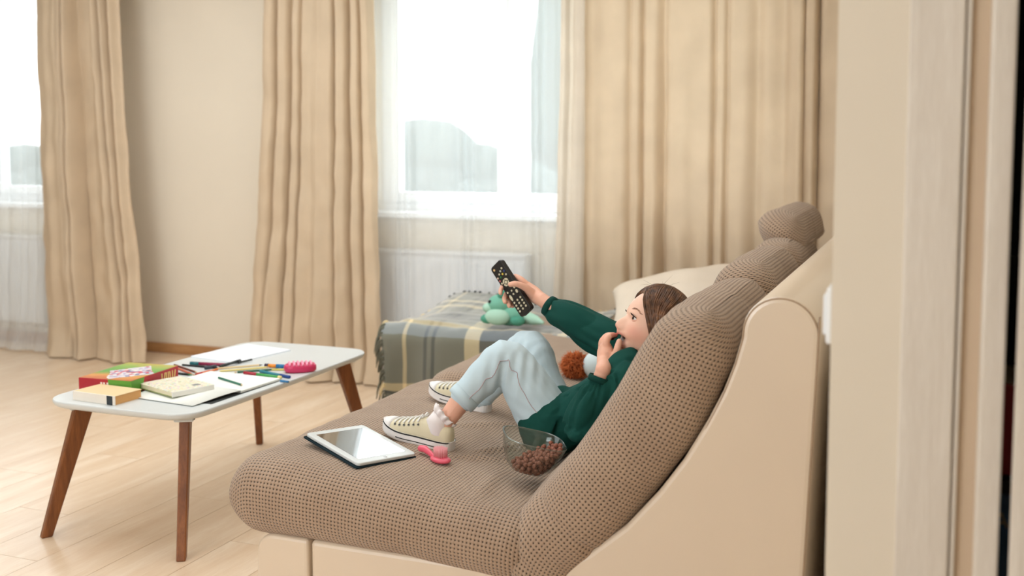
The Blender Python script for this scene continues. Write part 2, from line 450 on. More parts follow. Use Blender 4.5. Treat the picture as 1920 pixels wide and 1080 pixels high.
# radiators
def radiator(X0, X1, label):
    root = empty('radiator', ((X0 + X1) / 2, WY - 0.06, 0.12), label, 'radiator', 'radiators under the windows')
    y0, y1 = WY - 0.11, WY - 0.03
    MB().box((X0, y0 + 0.008, 0.14), (X1, y1, 0.69)).build('body', M['pvc'], root, 0.008)
    m = MB(); n = int((X1 - X0) / 0.05)
    for k in range(n):
        x = X0 + (k + 0.5) * (X1 - X0) / n
        m.box((x - 0.015, y0, 0.17), (x + 0.015, y0 + 0.01, 0.655))
    r = m.build('ribs', M['pvc'], root, 0.004); r['kind'] = 'stuff'
    g = MB().box((X0 - 0.004, y0 - 0.004, 0.685), (X1 + 0.004, y1 + 0.004, 0.703)); g.build('top_grille', M['pvc'], root, 0.003)
    MB().tube([(X1 + 0.004, WY - 0.07, 0.18), (X1 + 0.05, WY - 0.07, 0.18), (X1 + 0.05, WY - 0.07, 0.0)], 0.009, 8).build('pipe', M['pvc'], root)
    for x in (X0 + 0.15, X1 - 0.15): MB().box((x - 0.02, y1 - 0.002, 0.3), (x + 0.02, WY - 0.012, 0.5)).build('bracket', M['pvc'], root)
radiator(-2.86, -1.96, 'white panel radiator under the central window')
radiator(-6.55, -5.25, 'white panel radiator under the far left window')
# partition wall whose end faces the camera, with casing and the edge of a cupboard
pw = struct(MB().box((-0.133, PY, 0), (-0.036, WY, CEIL)).box((-0.036, PY + 0.031, 0), (0.0755, WY, CEIL)).build('wall_right', M['wall'], None)); tag(pw, 'end of the beige partition wall beside the sofa back')
c1 = struct(boxpart('trim_1', (-0.036, PY - 0.018, 0), (0.036, PY + 0.03, CEIL), M['casing'], None, 0.003)); tag(c1, 'wide pale ash door casing board beside the beige wall end')
c2 = struct(boxpart('trim_2', (0.0375, PY - 0.012, 0), (0.0445, PY + 0.02, CEIL), M['casing'], None, 0.002)); tag(c2, 'narrow pale bead next to the wide casing board')
c3 = struct(boxpart('trim_3', (0.0445, PY - 0.002, 0), (0.0725, PY + 0.03, CEIL), M['jamb'], None, 0.001)); tag(c3, 'recessed plain beige jamb strip between two ash boards')
c4 = struct(boxpart('trim_4', (0.0685, PY - 0.03, 0), (0.1005, PY + 0.02, CEIL), M['casing'], None, 0.004)); tag(c4, 'narrow pale ash board at the left of the dark gap')
# cupboard (bookcase) behind it
bc = empty('bookcase', (0.3, PY, 0), 'pale ash bookcase with a dark inside at the right edge', 'bookcase')
boxpart('side_panel', (0.1125, PY - 0.06, 0.0), (0.40, PY - 0.038, 2.3), M['casing'], bc, 0.002)
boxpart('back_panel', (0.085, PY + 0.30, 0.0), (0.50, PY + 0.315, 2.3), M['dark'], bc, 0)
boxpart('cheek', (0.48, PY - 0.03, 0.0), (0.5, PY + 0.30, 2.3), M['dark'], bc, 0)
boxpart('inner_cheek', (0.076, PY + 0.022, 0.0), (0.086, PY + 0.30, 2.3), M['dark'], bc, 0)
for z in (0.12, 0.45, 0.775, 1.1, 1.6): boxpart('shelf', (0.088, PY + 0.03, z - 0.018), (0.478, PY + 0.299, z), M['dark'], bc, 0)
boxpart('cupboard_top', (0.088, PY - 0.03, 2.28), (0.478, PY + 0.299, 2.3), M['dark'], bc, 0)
def shelf_book(z, hgt, X0, th, c, label, letter=None):
    root = empty('book', (X0, PY + 0.1, z), label, 'book')
    y0 = PY + 0.06
    MB().box((X0, y0, z + 0.001), (X0 + th, y0 + 0.15, z + hgt)).build('cover', solid(c, 0.5), root, 0.003)
    MB().box((X0 + 0.003, y0 + 0.004, z + hgt), (X0 + th - 0.003, y0 + 0.146, z + hgt + 0.001)).build('pages', solid((226, 214, 190)), root)
    if letter:
        m = MB(); cx = X0 + 0.014; zt = z + hgt - 0.03; yf = y0 - 0.0008
        def stroke(a, b, wd=0.0022):
            a = Vector((a[0], 0, a[1])); b = Vector((b[0], 0, b[1])); d = (b - a).normalized(); nn = Vector((-d.z, 0, d.x)) * wd / 2
            o = Vector((0, yf, 0)); p = [a + nn + o, b + nn + o, b - nn + o, a - nn + o]
            m.add(p + [q + Vector((0, 0.0007, 0)) for q in p], [(0, 1, 2, 3), (7, 6, 5, 4), (0, 4, 5, 1), (1, 5, 6, 2), (2, 6, 7, 3), (3, 7, 4, 0)])
        stroke((cx - 0.008, zt - 0.022), (cx, zt)); stroke((cx, zt), (cx + 0.008, zt - 0.022)); stroke((cx - 0.005, zt - 0.015), (cx + 0.005, zt - 0.015))
        m.build('lettering', solid((150, 132, 104)), root)['kind'] = 'stuff'
shelf_book(0.775, 0.135, 0.094, 0.045, (176, 26, 36), 'dark red book on the shelf seen through the narrow dark gap')
shelf_book(0.45, 0.30, 0.094, 0.05, (36, 82, 128), 'dark blue book below the red one in the dark gap', True)
# light switch on the hidden face of the partition, seen edge on
sp = at_y(1556, 585, 1.70)
sw = empty('light_switch', (-0.14, 1.70, sp.z), 'white light switch on the partition wall, seen edge on', 'switch')
MB().box((-0.1435, 1.655, sp.z - 0.043), (-0.133, 1.741, sp.z + 0.043)).build('plate', M['pvc'], sw, 0.004)
MB().box((-0.149, 1.668, sp.z - 0.031), (-0.1435, 1.728, sp.z + 0.031)).build('rocker', M['pvc'], sw, 0.003)

# ================================================================== CURTAINS
def curtain_mesh(xt, xb, yt, folds, seed, amp=0.06, nu=240, nv=60, ztop=2.66, zbot=0.012, bow=0.0, front=0.0, gather=None, wob=0.25):
    rnd = random.Random(seed); ph = [rnd.uniform(0, 6.28) for _ in range(6)]
    v = []; f = []
    for j in range(nv + 1):
        q = j / nv; z = ztop + (zbot - ztop) * q
        e = q ** 2.2
        for i in range(nu + 1):
            u = i / nu
            uu = u + wob / folds * math.sin(2 * math.pi * u * folds * 0.37 + ph[0]) + 0.3 * wob / folds * math.sin(2 * math.pi * u * folds * 0.71 + ph[1])
            a = 2 * math.pi * folds * uu
            X = (xt[0] + (xt[1] - xt[0]) * u) * (1 - e) + (xb[0] + (xb[1] - xb[0]) * u) * e
            A = amp * (0.75 + 0.35 * math.sin(2 * math.pi * u * 2.3 + ph[2])) * (0.85 + 0.3 * math.sin(3.1 * q + ph[3] + 5 * u))
            Y = yt + A * (math.sin(a + 0.35 * math.sin(4 * q + ph[4])) + 0.28 * math.sin(2.0 * a + ph[5] + q)) - front * e
            X += 0.35 * A * math.cos(a) * (0.6 + 0.4 * q)
            k = 0.02 * noise.noise(Vector((X * 5, z * 3, seed))) + 0.012 * noise.noise(Vector((X * 13, z * 9, seed + 3)))
            Y += k * (0.3 + q)
            if q > 0.93:
                t = (q - 0.93) / 0.07
                Y -= 0.05 * t * t * (0.6 + 0.8 * noise.noise(Vector((X * 9, 0, seed)))); X += 0.02 * t * noise.noise(Vector((X * 11, 4, seed)))
            v.append((X, Y, z))
    for j in range(nv):
        for i in range(nu):
            a = j * (nu + 1) + i
            f.append((a, a + 1, a + nu + 2, a + nu + 1))
    return v, f
def curtain(name, label, mat, *a, **k):
    v, f = curtain_mesh(*a, **k)
    o = put(name, mesh(name, v, f), mat)
    return tag(o, label, 'curtain')
curtain('curtain', 'beige floor length curtain hanging at the far left', M['curtain'], (-5.05, -4.42), (-4.96, -4.24), 4.99, 5.6, 3, amp=0.055, wob=0.5, front=0.05)
curtain('curtain', 'beige curtain flaring towards the floor left of the central window', M['curtain'], (-3.42, -2.73), (-3.56, -2.66), 4.99, 5.6, 11, amp=0.06, wob=0.5, front=0.05)
curtain('curtain', 'wide pleated beige curtain behind the sofa at the right', M['curtain'], (-1.62, -0.12), (-1.62, -0.12), 5.03, 10.5, 21, amp=0.034, nu=420, wob=0.45)
curtain('curtain', 'narrow pale curtain edge beside the central window', M['lining'], (-1.70, -1.585), (-1.755, -1.60), 4.98, 1.0, 5, amp=0.025, nu=60)
so = curtain('sheer_curtain', 'white sheer curtain over the central window', M['sheer'], (-3.0, -1.5), (-3.02, -1.5), 5.115, 11, 31, amp=0.016, nu=300, wob=0.8)
so2 = curtain('sheer_curtain', 'white sheer curtain over the window at the far left edge', M['sheer'], (-7.0, -4.72), (-7.0, -4.66), 5.115, 15, 37, amp=0.016, nu=360, wob=0.8, front=0.12)

# ================================================================== SOFA
def pad(name, cl, hs, y0, y1, r, mat, parent, N=120, rp=0.07, crown=0.0, axis='y', ns=46, bumps=None, wr=0.004, seed=0, endcap=(True, True)):
    """cushion swept along a centre line (x, z) with half thickness hs, spanning y0..y1"""
    c = catmull([(p[0], p[1], h) for p, h in zip(cl, hs)], N)
    P = c[:, :2]; Hh = c[:, 2]
    T = np.gradient(P, axis=0); T /= np.linalg.norm(T, axis=1)[:, None]
    Nn = np.stack([-T[:, 1], T[:, 0]], 1)
    S = np.r_[0, np.cumsum(np.linalg.norm(np.diff(P, axis=0), axis=1))]; L = S[-1]
    v = []; uv = []; f = []
    nc = 9; nside = 2
    ring = None
    # cosine spacing near the ends for the rounding
    s_list = np.concatenate([Hh[0] * (1 - np.cos(np.linspace(0, math.pi / 2, 12)))[:-1], np.linspace(Hh[0], L - Hh[-1], N), L - Hh[-1] * (1 - np.cos(np.linspace(math.pi / 2, 0, 12)))[1:]])
    for s in s_list:
        x = np.interp(s, S, P[:, 0]); z = np.interp(s, S, P[:, 1]); h0 = np.interp(s, S, Hh)
        nx_, nz_ = np.interp(s, S, Nn[:, 0]), np.interp(s, S, Nn[:, 1])
        h = h0
        if s < Hh[0]: h = h0 * math.sqrt(max(0.0004, 1 - (1 - s / Hh[0]) ** 2))
        if s > L - Hh[-1]: h = h0 * math.sqrt(max(0.0004, 1 - (1 - (L - s) / Hh[-1]) ** 2))
        us = s
        if s < Hh[0]: us = Hh[0] - Hh[0] * (math.pi / 2 - math.acos(max(-1, min(1, 1 - s / Hh[0]))))
        if s > L - Hh[-1]: us = L - Hh[-1] + Hh[-1] * (math.pi / 2 - math.acos(max(-1, min(1, 1 - (L - s) / Hh[-1]))))
        ins = 0
        for d in (s, L - s):
            if d < rp: ins += rp * (1 - math.sqrt(max(0, 1 - (1 - d / rp) ** 2)))
        a0, a1 = y0 + ins, y1 - ins
        rr = min(r, h * 0.98); ry = min(r, (a1 - a0) / 2 * 0.95)
        pts = []
        for k in range(ns + 1): pts.append((a0 + ry + (a1 - a0 - 2 * ry) * k / ns, h))
        for k in range(1, nc): t = math.pi / 2 * k / nc; pts.append((a1 - ry + ry * math.sin(t), h - rr + rr * math.cos(t)))
        for k in range(nside + 1): pts.append((a1, (h - rr) * (1 - 2 * k / nside)))
        for k in range(1, nc): t = math.pi / 2 * k / nc; pts.append((a1 - ry + ry * math.cos(t), -(h - rr) - rr * math.sin(t)))
        for k in range(ns + 1): pts.append((a1 - ry - (a1 - a0 - 2 * ry) * k / ns, -h))
        for k in range(1, nc): t = math.pi / 2 * k / nc; pts.append((a0 + ry - ry * math.sin(t), -h + rr - rr * math.cos(t)))
        for k in range(nside + 1): pts.append((a0, -(h - rr) * (1 - 2 * k / nside)))
        for k in range(1, nc): t = math.pi / 2 * k / nc; pts.append((a0 + ry - ry * math.cos(t), (h - rr) + rr * math.sin(t)))
        m = len(pts); acc = 0; vv = []
        # v measured from the middle of the top both ways
        mid = ns // 2
        lens = [0] * m
        for k in range(mid + 1, m):
            lens[k] = lens[k - 1] + math.hypot(pts[k][0] - pts[k - 1][0], pts[k][1] - pts[k - 1][1])
        half = None
        back = 0; lb = [0] * m
        for k in range(mid - 1, -1, -1):
            back -= math.hypot(pts[k][0] - pts[k + 1][0], pts[k][1] - pts[k + 1][1]); lb[k] = back
        k = 0; acc = lb[0]
        for kk in range(m - 1, m - 1 - (nc - 1) - (nside + 1) - (nc - 1) - ns // 2, -1):
            nxt = pts[(kk + 1) % m]
            acc -= math.hypot(pts[kk][0] - nxt[0], pts[kk][1] - nxt[1]); lb[kk] = acc
        cut = m - (nc - 1) - (nside + 1) - (nc - 1) - ns // 2
        yc = (a0 + a1) / 2
        for k, (yy, hh) in enumerate(pts):
            top = hh / max(h, 1e-4)
            g = crown * max(0, top) * max(0, 1 - ((yy - yc) / max(0.01, (a1 - a0) / 2)) ** 2) * min(1, s / 0.15, (L - s) / 0.15)
            o = hh + g
            p = (x + nx_ * o, yy, z + nz_ * o) if axis == 'y' else (yy, x + nx_ * o, z + nz_ * o)
            v.append(p); uv.append((us, lens[k] if (k < cut and k > mid) else lb[k]))
    m = len(v) // len(s_list)
    for i in range(len(s_list) - 1):
        for k in range(m):
            k2 = (k + 1) % m
            f.append((i * m + k, i * m + k2, (i + 1) * m + k2, (i + 1) * m + k))
    f.append(tuple(range(m - 1, -1, -1))); f.append(tuple((len(s_list) - 1) * m + k for k in range(m)))
    me = mesh(name, v, f, True, uv)
    fix_normals(me)
    nr = [vv.normal.copy() for vv in me.vertices]
    for vv, n_ in zip(me.vertices, nr):
        d = wr * (nz(vv.co + Vector((seed, 0, 0)), 5.0) + 0.5 * nz(vv.co, 13.0))
        if bumps: d += bumps(vv.co, n_)
        vv.co += n_ * d
    me.update()
    return put(name, me, mat, parent)
sofa = empty('corner_sofa', (-0.9, 3.6, 0), 'large corner sofa with tan waffle cushions and cream leather frame', 'sofa')
SY0, SY1 = 2.2, 4.34
# leather body: one profile, extruded along the back
prof_arch = [(-0.362 + 0, 0.86)] + [(-0.283 + 0.079 * math.cos(a), 0.868 + 0.079 * math.sin(a)) for a in np.linspace(math.pi, 0, 17)]
back_prof = [(-1.42, 0.05), (-0.232, 0.05), (-0.226, 0.3)] + list(reversed(prof_arch)) + [(-0.378, 0.80), (-0.40, 0.74), (-0.433, 0.672), (-0.482, 0.584), (-0.538, 0.504), (-0.61, 0.419), (-0.695, 0.345), (-0.79, 0.292), (-0.93, 0.276), (-1.42, 0.276)]
# the shell is split where the photograph shows two back modules
for k, (a, b) in enumerate(((SY0 + 0.03, 3.72), (3.735, 4.9))):
    MB().prism(back_prof, lambda p, k, a=a, b=b: (p[0], (a, b)[k], p[1]), True).build('back_shell', M['leather'], sofa, 0.012, 3)
pp = [(-0.232, 0.06), (-0.2275, 0.3)] + list(reversed(prof_arch)) + back_prof[3 + len(prof_arch):-3]
pp = catmull(pp, 120)
MB().tube([(x * 1.0, SY0 + 0.0335, z) for x, z in [(-0.2865 + (a + 0.2865) * 0.965 if z > 0.3 else a, z - 0.004) for a, z in pp] if z > 0.062], 0.0022, 8).build('piping', M['leather_dark'], sofa)
# front corner piece of the base with its rounded edge
fp = [(-1.428, 0.05), (-1.428, 0.276)] + [(-1.53 + 0.05 * math.cos(a) - 0.0, 0.226 + 0.05 * math.sin(a)) for a in np.linspace(math.pi / 2, math.pi, 8)] + [(-1.585, 0.05)]
MB().prism(fp, lambda p, k: (p[0], (SY0 + 0.03, 4.3)[k], p[1]), True).build('base_front', M['leather'], sofa, 0.01, 3)
MB().box((-1.40, SY0 + 0.05, 0.27), (-0.9, 4.3, 0.292)).build('seat_rail', M['leather_dark'], sofa, 0.003)
for x, y in ((-1.45, 2.35), (-0.35, 2.35), (-1.45, 4.2), (-0.35, 4.7), (-2.2, 4.45), (-2.2, 4.8)):
    MB().tube([(x, y, 0.0), (x, y, 0.052)], [0.025, 0.03], 14).build('foot', M['black'], sofa)
def seat_bumps(p, n):
    if n.z < 0.2: return 0
    d = 0
    # sag under the child, ridges of pulled cloth near the shoes and the bowl
    d -= 0.018 * math.exp(-((p.x + 0.93) / 0.16) ** 2 - ((p.y - 2.80) / 0.2) ** 2)
    for (x0, y0, x1, y1, w, h) in ((-1.14, 2.60, -0.98, 2.86, 0.016, 0.014), (-1.17, 2.55, -1.02, 2.62, 0.018, 0.010), (-1.02, 2.50, -1.00, 2.30, 0.02, 0.006), (-1.30, 2.80, -1.1, 2.95, 0.02, 0.008)):
        ax, ay = x1 - x0, y1 - y0; t = max(0, min(1, ((p.x - x0) * ax + (p.y - y0) * ay) / (ax * ax + ay * ay)))
        q = math.hypot(p.x - x0 - ax * t, p.y - y0 - ay * t)
        d += h * math.exp(-(q / w) ** 2) * math.sin(math.pi * (0.12 + 0.76 * t))
    return d
seat_cl = [(-1.685, 0.360), (-1.53, 0.362), (-1.3, 0.352), (-1.1, 0.338), (-0.95, 0.328), (-0.80, 0.315)]
seat_h = [0.095, 0.098, 0.092, 0.086, 0.085, 0.085]
pad('seat_cushion', seat_cl, seat_h, SY0, 3.36, 0.085, M['waffle'], sofa, bumps=seat_bumps, rp=0.10, wr=0.006, ns=80, N=170)
pad('seat_cushion', seat_cl, seat_h, 3.36, 4.36, 0.07, M['waffle'], sofa, rp=0.10, wr=0.006, seed=4, crown=0.01)
back_cl = [(-0.865, 0.215), (-0.80, 0.335), (-0.705, 0.44), (-0.61, 0.57), (-0.535, 0.69), (-0.475, 0.82), (-0.44, 0.90)]
back_h = [0.085, 0.095, 0.096, 0.096, 0.098, 0.092, 0.085]
def back_bumps(p, n):
    d = 0
    if p.y < 2.45:   # quilted ridges on the rounded near end
        s = (p.x + 0.87) * 0.6 + (p.z - 0.2) * 0.8
        d -= 0.007 * sum(math.exp(-((s - q) / 0.012) ** 2) for q in (0.10, 0.235)) * math.exp(-((p.y - 2.24) / 0.09) ** 2)
    return d
pad('back_cushion', back_cl, back_h, SY0, 2.95, 0.09, M['waffle'], sofa, rp=0.09, bumps=back_bumps, crown=0.028, wr=0.006, N=150, ns=60)
cl2 = [(p[0] - 0.005, p[1] + (0.03 if p[1] > 0.8 else 0)) for p in back_cl]
pad('back_cushion', cl2, back_h, 2.96, 3.62, 0.07, M['waffle'], sofa, rp=0.09, seed=9, crown=0.015, N=90)
cl3 = [(p[0] - 0.01, p[1] + (0.035 if p[1] > 0.8 else 0)) for p in back_cl]
pad('back_cushion', cl3, back_h, 3.63, 4.25, 0.07, M['waffle'], sofa, rp=0.09, seed=12, crown=0.02, N=90)
# headrest roll at the far corner
pad('headrest_roll', [(-0.53, 0.89), (-0.49, 0.96), (-0.45, 1.01)], [0.085, 0.095, 0.085], 3.80, 4.7, 0.095, M['waffle'], sofa, rp=0.1, N=60, seed=2)
# far section along the window
MB().box((-2.26, 4.40, 0.05), (-0.25, 4.88, 0.25)).build('base_far', M['leather'], sofa, 0.015, 3)
pad('seat_cushion', [(4.34, 0.33), (4.5, 0.345), (4.7, 0.35), (4.88, 0.345)], [0.095, 0.1, 0.1, 0.09], -2.31, -1.25, 0.08, M['waffle'], sofa, axis='x', rp=0.08, seed=6, crown=0.015)
pad('seat_cushion', [(4.34, 0.335), (4.5, 0.345), (4.7, 0.35), (4.88, 0.345)], [0.09, 0.095, 0.1, 0.09], -1.25, -0.45, 0.08, M['waffle'], sofa, axis='x', rp=0.08, seed=8, crown=0.03)

# ================================================================== COFFEE TABLE
TZ = 0.445
TX0, TX1, TY0, TY1 = -2.668, -2.068, 2.585, 3.75
table = empty('coffee_table', ((TX0 + TX1) / 2, (TY0 + TY1) / 2, 0), 'white coffee table with rounded corners and splayed brown wooden legs', 'table')
def rrect(x0, x1, y0, y1, r, n=10):
    out = []
    for cx, cy, a0 in ((x1 - r, y1 - r, 0), (x0 + r, y1 - r, math.pi / 2), (x0 + r, y0 + r, math.pi), (x1 - r, y0 + r, 1.5 * math.pi)):
        for k in range(n + 1):
            a = a0 + math.pi / 2 * k / n; out.append((cx + r * math.cos(a), cy + r * math.sin(a)))
    return out
def bulge(poly, k=0.02):
    cx, cy = (TX0 + TX1) / 2, (TY0 + TY1) / 2; hx, hy = (TX1 - TX0) / 2, (TY1 - TY0) / 2
    out = []
    for x, y in poly:
        u, w_ = (x - cx) / hx, (y - cy) / hy
        out.append((x + math.copysign(k, u) * (1 - w_ * w_) * abs(u) - 0, y + math.copysign(k * 0.8, w_) * (1 - u * u) * abs(w_)))
    return out
def dense(poly, step=0.04):
    out = []
    for i, p in enumerate(poly):
        q = poly[(i + 1) % len(poly)]; L = math.hypot(q[0] - p[0], q[1] - p[1]); n = max(1, int(L / step))
        for k in range(n): out.append((p[0] + (q[0] - p[0]) * k / n, p[1] + (q[1] - p[1]) * k / n))
    return out
tp = bulge(dense(rrect(TX0 + 0.012, TX1 - 0.012, TY0 + 0.012, TY1 - 0.012, 0.085)), 0.012)
tb = MB(); n = len(tp); cx, cy = (TX0 + TX1) / 2, (TY0 + TY1) / 2
prof = [(0.955, -0.024), (0.985, -0.018), (1.0, -0.008), (1.0, -0.003), (0.994, 0.0)]
vv = []
for k, dz in prof:
    for x, y in tp: vv.append((cx + (x - cx) * (1 - (1 - k) * 1.0), cy + (y - cy) * (1 - (1 - k) * 0.55), TZ + dz))
ff = [(j * n + i, j * n + (i + 1) % n, (j + 1) * n + (i + 1) % n, (j + 1) * n + i) for j in range(len(prof) - 1) for i in range(n)]
tb.add(vv, ff, True); tb.f += [tuple(range(n - 1, -1, -1)), tuple((len(prof) - 1) * n + i for i in range(n))]; tb.sm += [False, False]
tb.build('table_top', M['white'], table)
for sx in (-1, 1):
    for sy in (-1, 1):
        foot = Vector((cx + sx * 0.268, cy + sy * 0.590, 0)); top = Vector((cx + sx * 0.205, cy + sy * 0.475, TZ - 0.035))
        dx = Vector((1, 0, 0)); dy = Vector((0, 1, 0))
        m = MB()
        a, b = 0.014, 0.028
        dg = Vector((sx * 0.5, sy * 0.86, 0)).normalized(); dn = Vector((-dg.y, dg.x, 0))
        v = [foot + dn * a * i + dg * b * 0.62 * j for i, j in ((-1, -1), (1, -1), (1, 1), (-1, 1))] + [top + dn * a * 1.15 * i + dg * b * 1.1 * j for i, j in ((-1, -1), (1, -1), (1, 1), (-1, 1))]
        m.add(v, [(3, 2, 1, 0), (4, 5, 6, 7), (0, 1, 5, 4), (1, 2, 6, 5), (2, 3, 7, 6), (3, 0, 4, 7)])
        m.build('leg', M['leg'], table, 0.004)
        R = Matrix.Translation(top) @ Matrix(((dg.x, dn.x, 0, 0), (dg.y, dn.y, 0, 0), (0, 0, 1, 0), (0, 0, 0, 1)))
        br = MB().box((-0.055, -0.03, -0.004), (0.05, 0.03, 0.013), R).build('leg_bracket', M['white'], table, 0.005)
        for q in (-0.042, 0.04):
            MB().ball(R @ Vector((q, 0.031, 0.004)), 0.0032, 8, 6).build('screw', M['dark_dot'], br)
# ================================================================== THINGS ON THE TABLE
def quad_box(name, a, b, c, z0, z1, mat, parent, bevel=0.002):
    """slab on the parallelogram a, b, c (a->b and b->c edges), squared up"""
    a = Vector(a).xy; b = Vector(b).xy; c = Vector(c).xy
    e = b - a; nrm = Vector((-e.y, e.x)).normalized(); h = (c - b).dot(nrm)
    p = [a, b, b + nrm * h, a + nrm * h]
    v = [(q.x, q.y, z0) for q in p] + [(q.x, q.y, z1) for q in p]
    return MB().add(v, [(3, 2, 1, 0), (4, 5, 6, 7), (0, 1, 5, 4), (1, 2, 6, 5), (2, 3, 7, 6), (3, 0, 4, 7)]).build(name, mat, parent, bevel)
def local(o, ang):
    return Matrix.Translation(o) @ Matrix.Rotation(ang, 4, 'Z')
# board game box
BX = (0.205, 0.265, 0.046)
Mb = local((-2.632, 2.735, TZ), math.radians(5))
game = empty('board_game_box', (-2.53, 2.87, TZ), 'red and green board game box at the left end of the table', 'box')
def game_mat():
    t = NT('printed_game_lid'); g = t.n('ShaderNodeTexCoord').outputs['Object']
    g = t.n('ShaderNodeMapping', vector_type='TEXTURE', i_Vector=g, i_Location=(-2.632, 2.735, TZ), i_Rotation=(0, 0, math.radians(5))).outputs[0]
    s = t.n('ShaderNodeSeparateXYZ', i_0=g)
    n1 = t.n('ShaderNodeTexVoronoi', i_Vector=g, i_Scale=75.0); n2 = t.n('ShaderNodeTexNoise', i_Vector=g, i_Scale=14.0, i_Detail=2.0).outputs[0]
    spots = t.ramp(t.n('ShaderNodeSeparateColor', i_0=n1.outputs['Color']).outputs[0], [(0, lin((210, 205, 215))), (0.3, lin((170, 160, 190))), (0.5, lin((206, 90, 110))), (0.7, lin((230, 225, 215))), (0.9, lin((90, 120, 150)))])
    spots.node.color_ramp.interpolation = 'CONSTANT'
    edge = t.math('ADD', s.outputs[0], t.math('MULTIPLY', n2, 0.05))
    basec = t.ramp(t.math('ADD', t.math('MULTIPLY', s.outputs[1], 2.4), t.math('MULTIPLY', n2, 0.25)), [(0.0, lin((178, 38, 48))), (0.28, lin((214, 150, 80))), (0.42, lin((96, 160, 80))), (0.62, lin((142, 176, 88))), (0.85, lin((214, 170, 90)))])
    dx = t.math('ABSOLUTE', t.math('SUBTRACT', s.outputs[0], 0.115)); dy = t.math('ABSOLUTE', t.math('SUBTRACT', s.outputs[1], 0.12))
    inside = t.math('LESS_THAN', t.math('ADD', dx, t.math('ADD', t.math('MULTIPLY', dy, 0.7), t.math('MULTIPLY', n2, 0.04))), 0.105)
    t.base(t.mix(inside, basec, spots)); t.set(Roughness=0.4); return t.m
lid = MB().box((0, 0, 0), BX, Mb).build('lid', solid((176, 32, 44), 0.45), game, 0.0015)
MB().box((0.002, 0.002, BX[2]), (BX[0] - 0.002, BX[1] - 0.002, BX[2] + 0.0008), Mb).build('printed_top', game_mat(), lid)
gm = MB()
gm.prism([(0.125, 0.0), (BX[0] + 0.0006, 0.0), (BX[0] + 0.0006, BX[2]), (0.115, BX[2])], lambda p, k: Mb @ Vector((p[0], (-0.0008, 0.0004)[k], p[1])))
gm.prism([(0.0, 0.0), (0.055, 0.0), (0.07, BX[2]), (0.0, BX[2])], lambda p, k: Mb @ Vector((BX[0] + (-0.0004, 0.0008)[k], p[0], p[1])))
gm.build('green_corner', solid((96, 160, 56), 0.45), lid)
gm = MB()
for k, (y0, lean) in enumerate(((0.165, 0.0), (0.177, 0.006), (0.19, 0.0), (0.202, 0.0), (0.214, -0.004), (0.226, 0.0), (0.238, 0.005))):
    gm.prism([(y0, 0.012), (y0 + 0.006, 0.012), (y0 + 0.006 + lean, 0.037), (y0 + lean, 0.037)], lambda p, k: Mb @ Vector((BX[0] + (-0.0004, 0.0008)[k], p[0], p[1])))
gm.build('lettering', solid((232, 200, 120)), lid)['kind'] = 'stuff'
gm = MB()
for x0, z0, z1 in ((0.086, 0.016, 0.036), (0.097, 0.016, 0.036), (0.11, 0.016, 0.036), (0.03, 0.006, 0.012), (0.012, 0.006, 0.011)):
    gm.prism([(x0, z0), (x0 + 0.007, z0), (x0 + 0.007, z1), (x0, z1)], lambda p, k: Mb @ Vector((p[0], (-0.0008, 0.0004)[k], p[1])))
gm.build('lettering', solid((236, 226, 220)), lid)['kind'] = 'stuff'
# paperback
Mp = local((-2.556, 2.632, TZ), math.radians(-4))
pb = empty('paperback_book', (-2.46, 2.69, TZ), 'thick closed paperback with tan cover and cream spine at the table edge', 'book')
PBX = (0.182, 0.112, 0.03)
MB().box((0.002, 0.001, 0.0015), (PBX[0] - 0.001, PBX[1] - 0.002, PBX[2] - 0.0015), Mp).build('page_block', solid((214, 160, 100), 0.8), pb, 0.001)
MB().box((0, 0, PBX[2] - 0.0015), (PBX[0], PBX[1], PBX[2]), Mp).build('front_cover', solid((226, 198, 152), 0.6), pb)
MB().box((0, 0, 0), (PBX[0], PBX[1], 0.0015), Mp).build('back_cover', solid((230, 214, 190), 0.6), pb)
sp_ = MB().box((0, -0.0025, 0), (PBX[0], 0.001, PBX[2]), Mp).build('spine', solid((236, 228, 216), 0.6), pb, 0.001)
MB().box((0.148, -0.0033, 0.0005), (0.172, -0.0022, PBX[2] - 0.001), Mp).build('spine_label', solid((44, 52, 58), 0.6), sp_)
# small picture book with a map-like cover
def map_mat():
    t = NT('printed_map_cover'); g = t.n('ShaderNodeTexCoord').outputs['Object']
    vo = t.n('ShaderNodeTexVoronoi', i_Vector=g, i_Scale=105.0); no = t.n('ShaderNodeTexNoise', i_Vector=g, i_Scale=38.0, i_Detail=4.0).outputs[0]
    c = t.ramp(no, [(0.32, lin((196, 190, 140))), (0.45, lin((232, 230, 212))), (0.58, lin((226, 214, 178))), (0.7, lin((238, 238, 228)))])
    m = t.math('LESS_THAN', vo.outputs['Distance'], 0.34)
    t.base(t.mix(t.math('MULTIPLY', m, 0.5), c, vo.outputs['Color'])); t.set(Roughness=0.4); return t.m
Ma = local((-2.250, 2.735, TZ + 0.0112), math.radians(70))
pk = empty('picture_book', (-2.34, 2.86, TZ), 'small hardcover picture book with a map-like cover on the open notebook', 'book')
KB = (0.155, 0.205, 0.017)
MB().box((0.002, 0.002, 0.002), (KB[0] - 0.002, KB[1] - 0.001, KB[2] - 0.002), Ma).build('page_block', solid((222, 212, 180), 0.8), pk, 0.001)
fc = MB().box((0, 0, KB[2] - 0.002), (KB[0], KB[1], KB[2]), Ma).build('front_cover', map_mat(), pk, 0.0008)
MB().box((0.1, 0.03, KB[2]), (0.125, 0.05, KB[2] + 0.0006), Ma).build('cover_picture', solid((130, 134, 132)), fc)
MB().box((0, 0, 0), (KB[0], KB[1], 0.002), Ma).build('back_cover', solid((150, 164, 100), 0.5), pk, 0.0008)
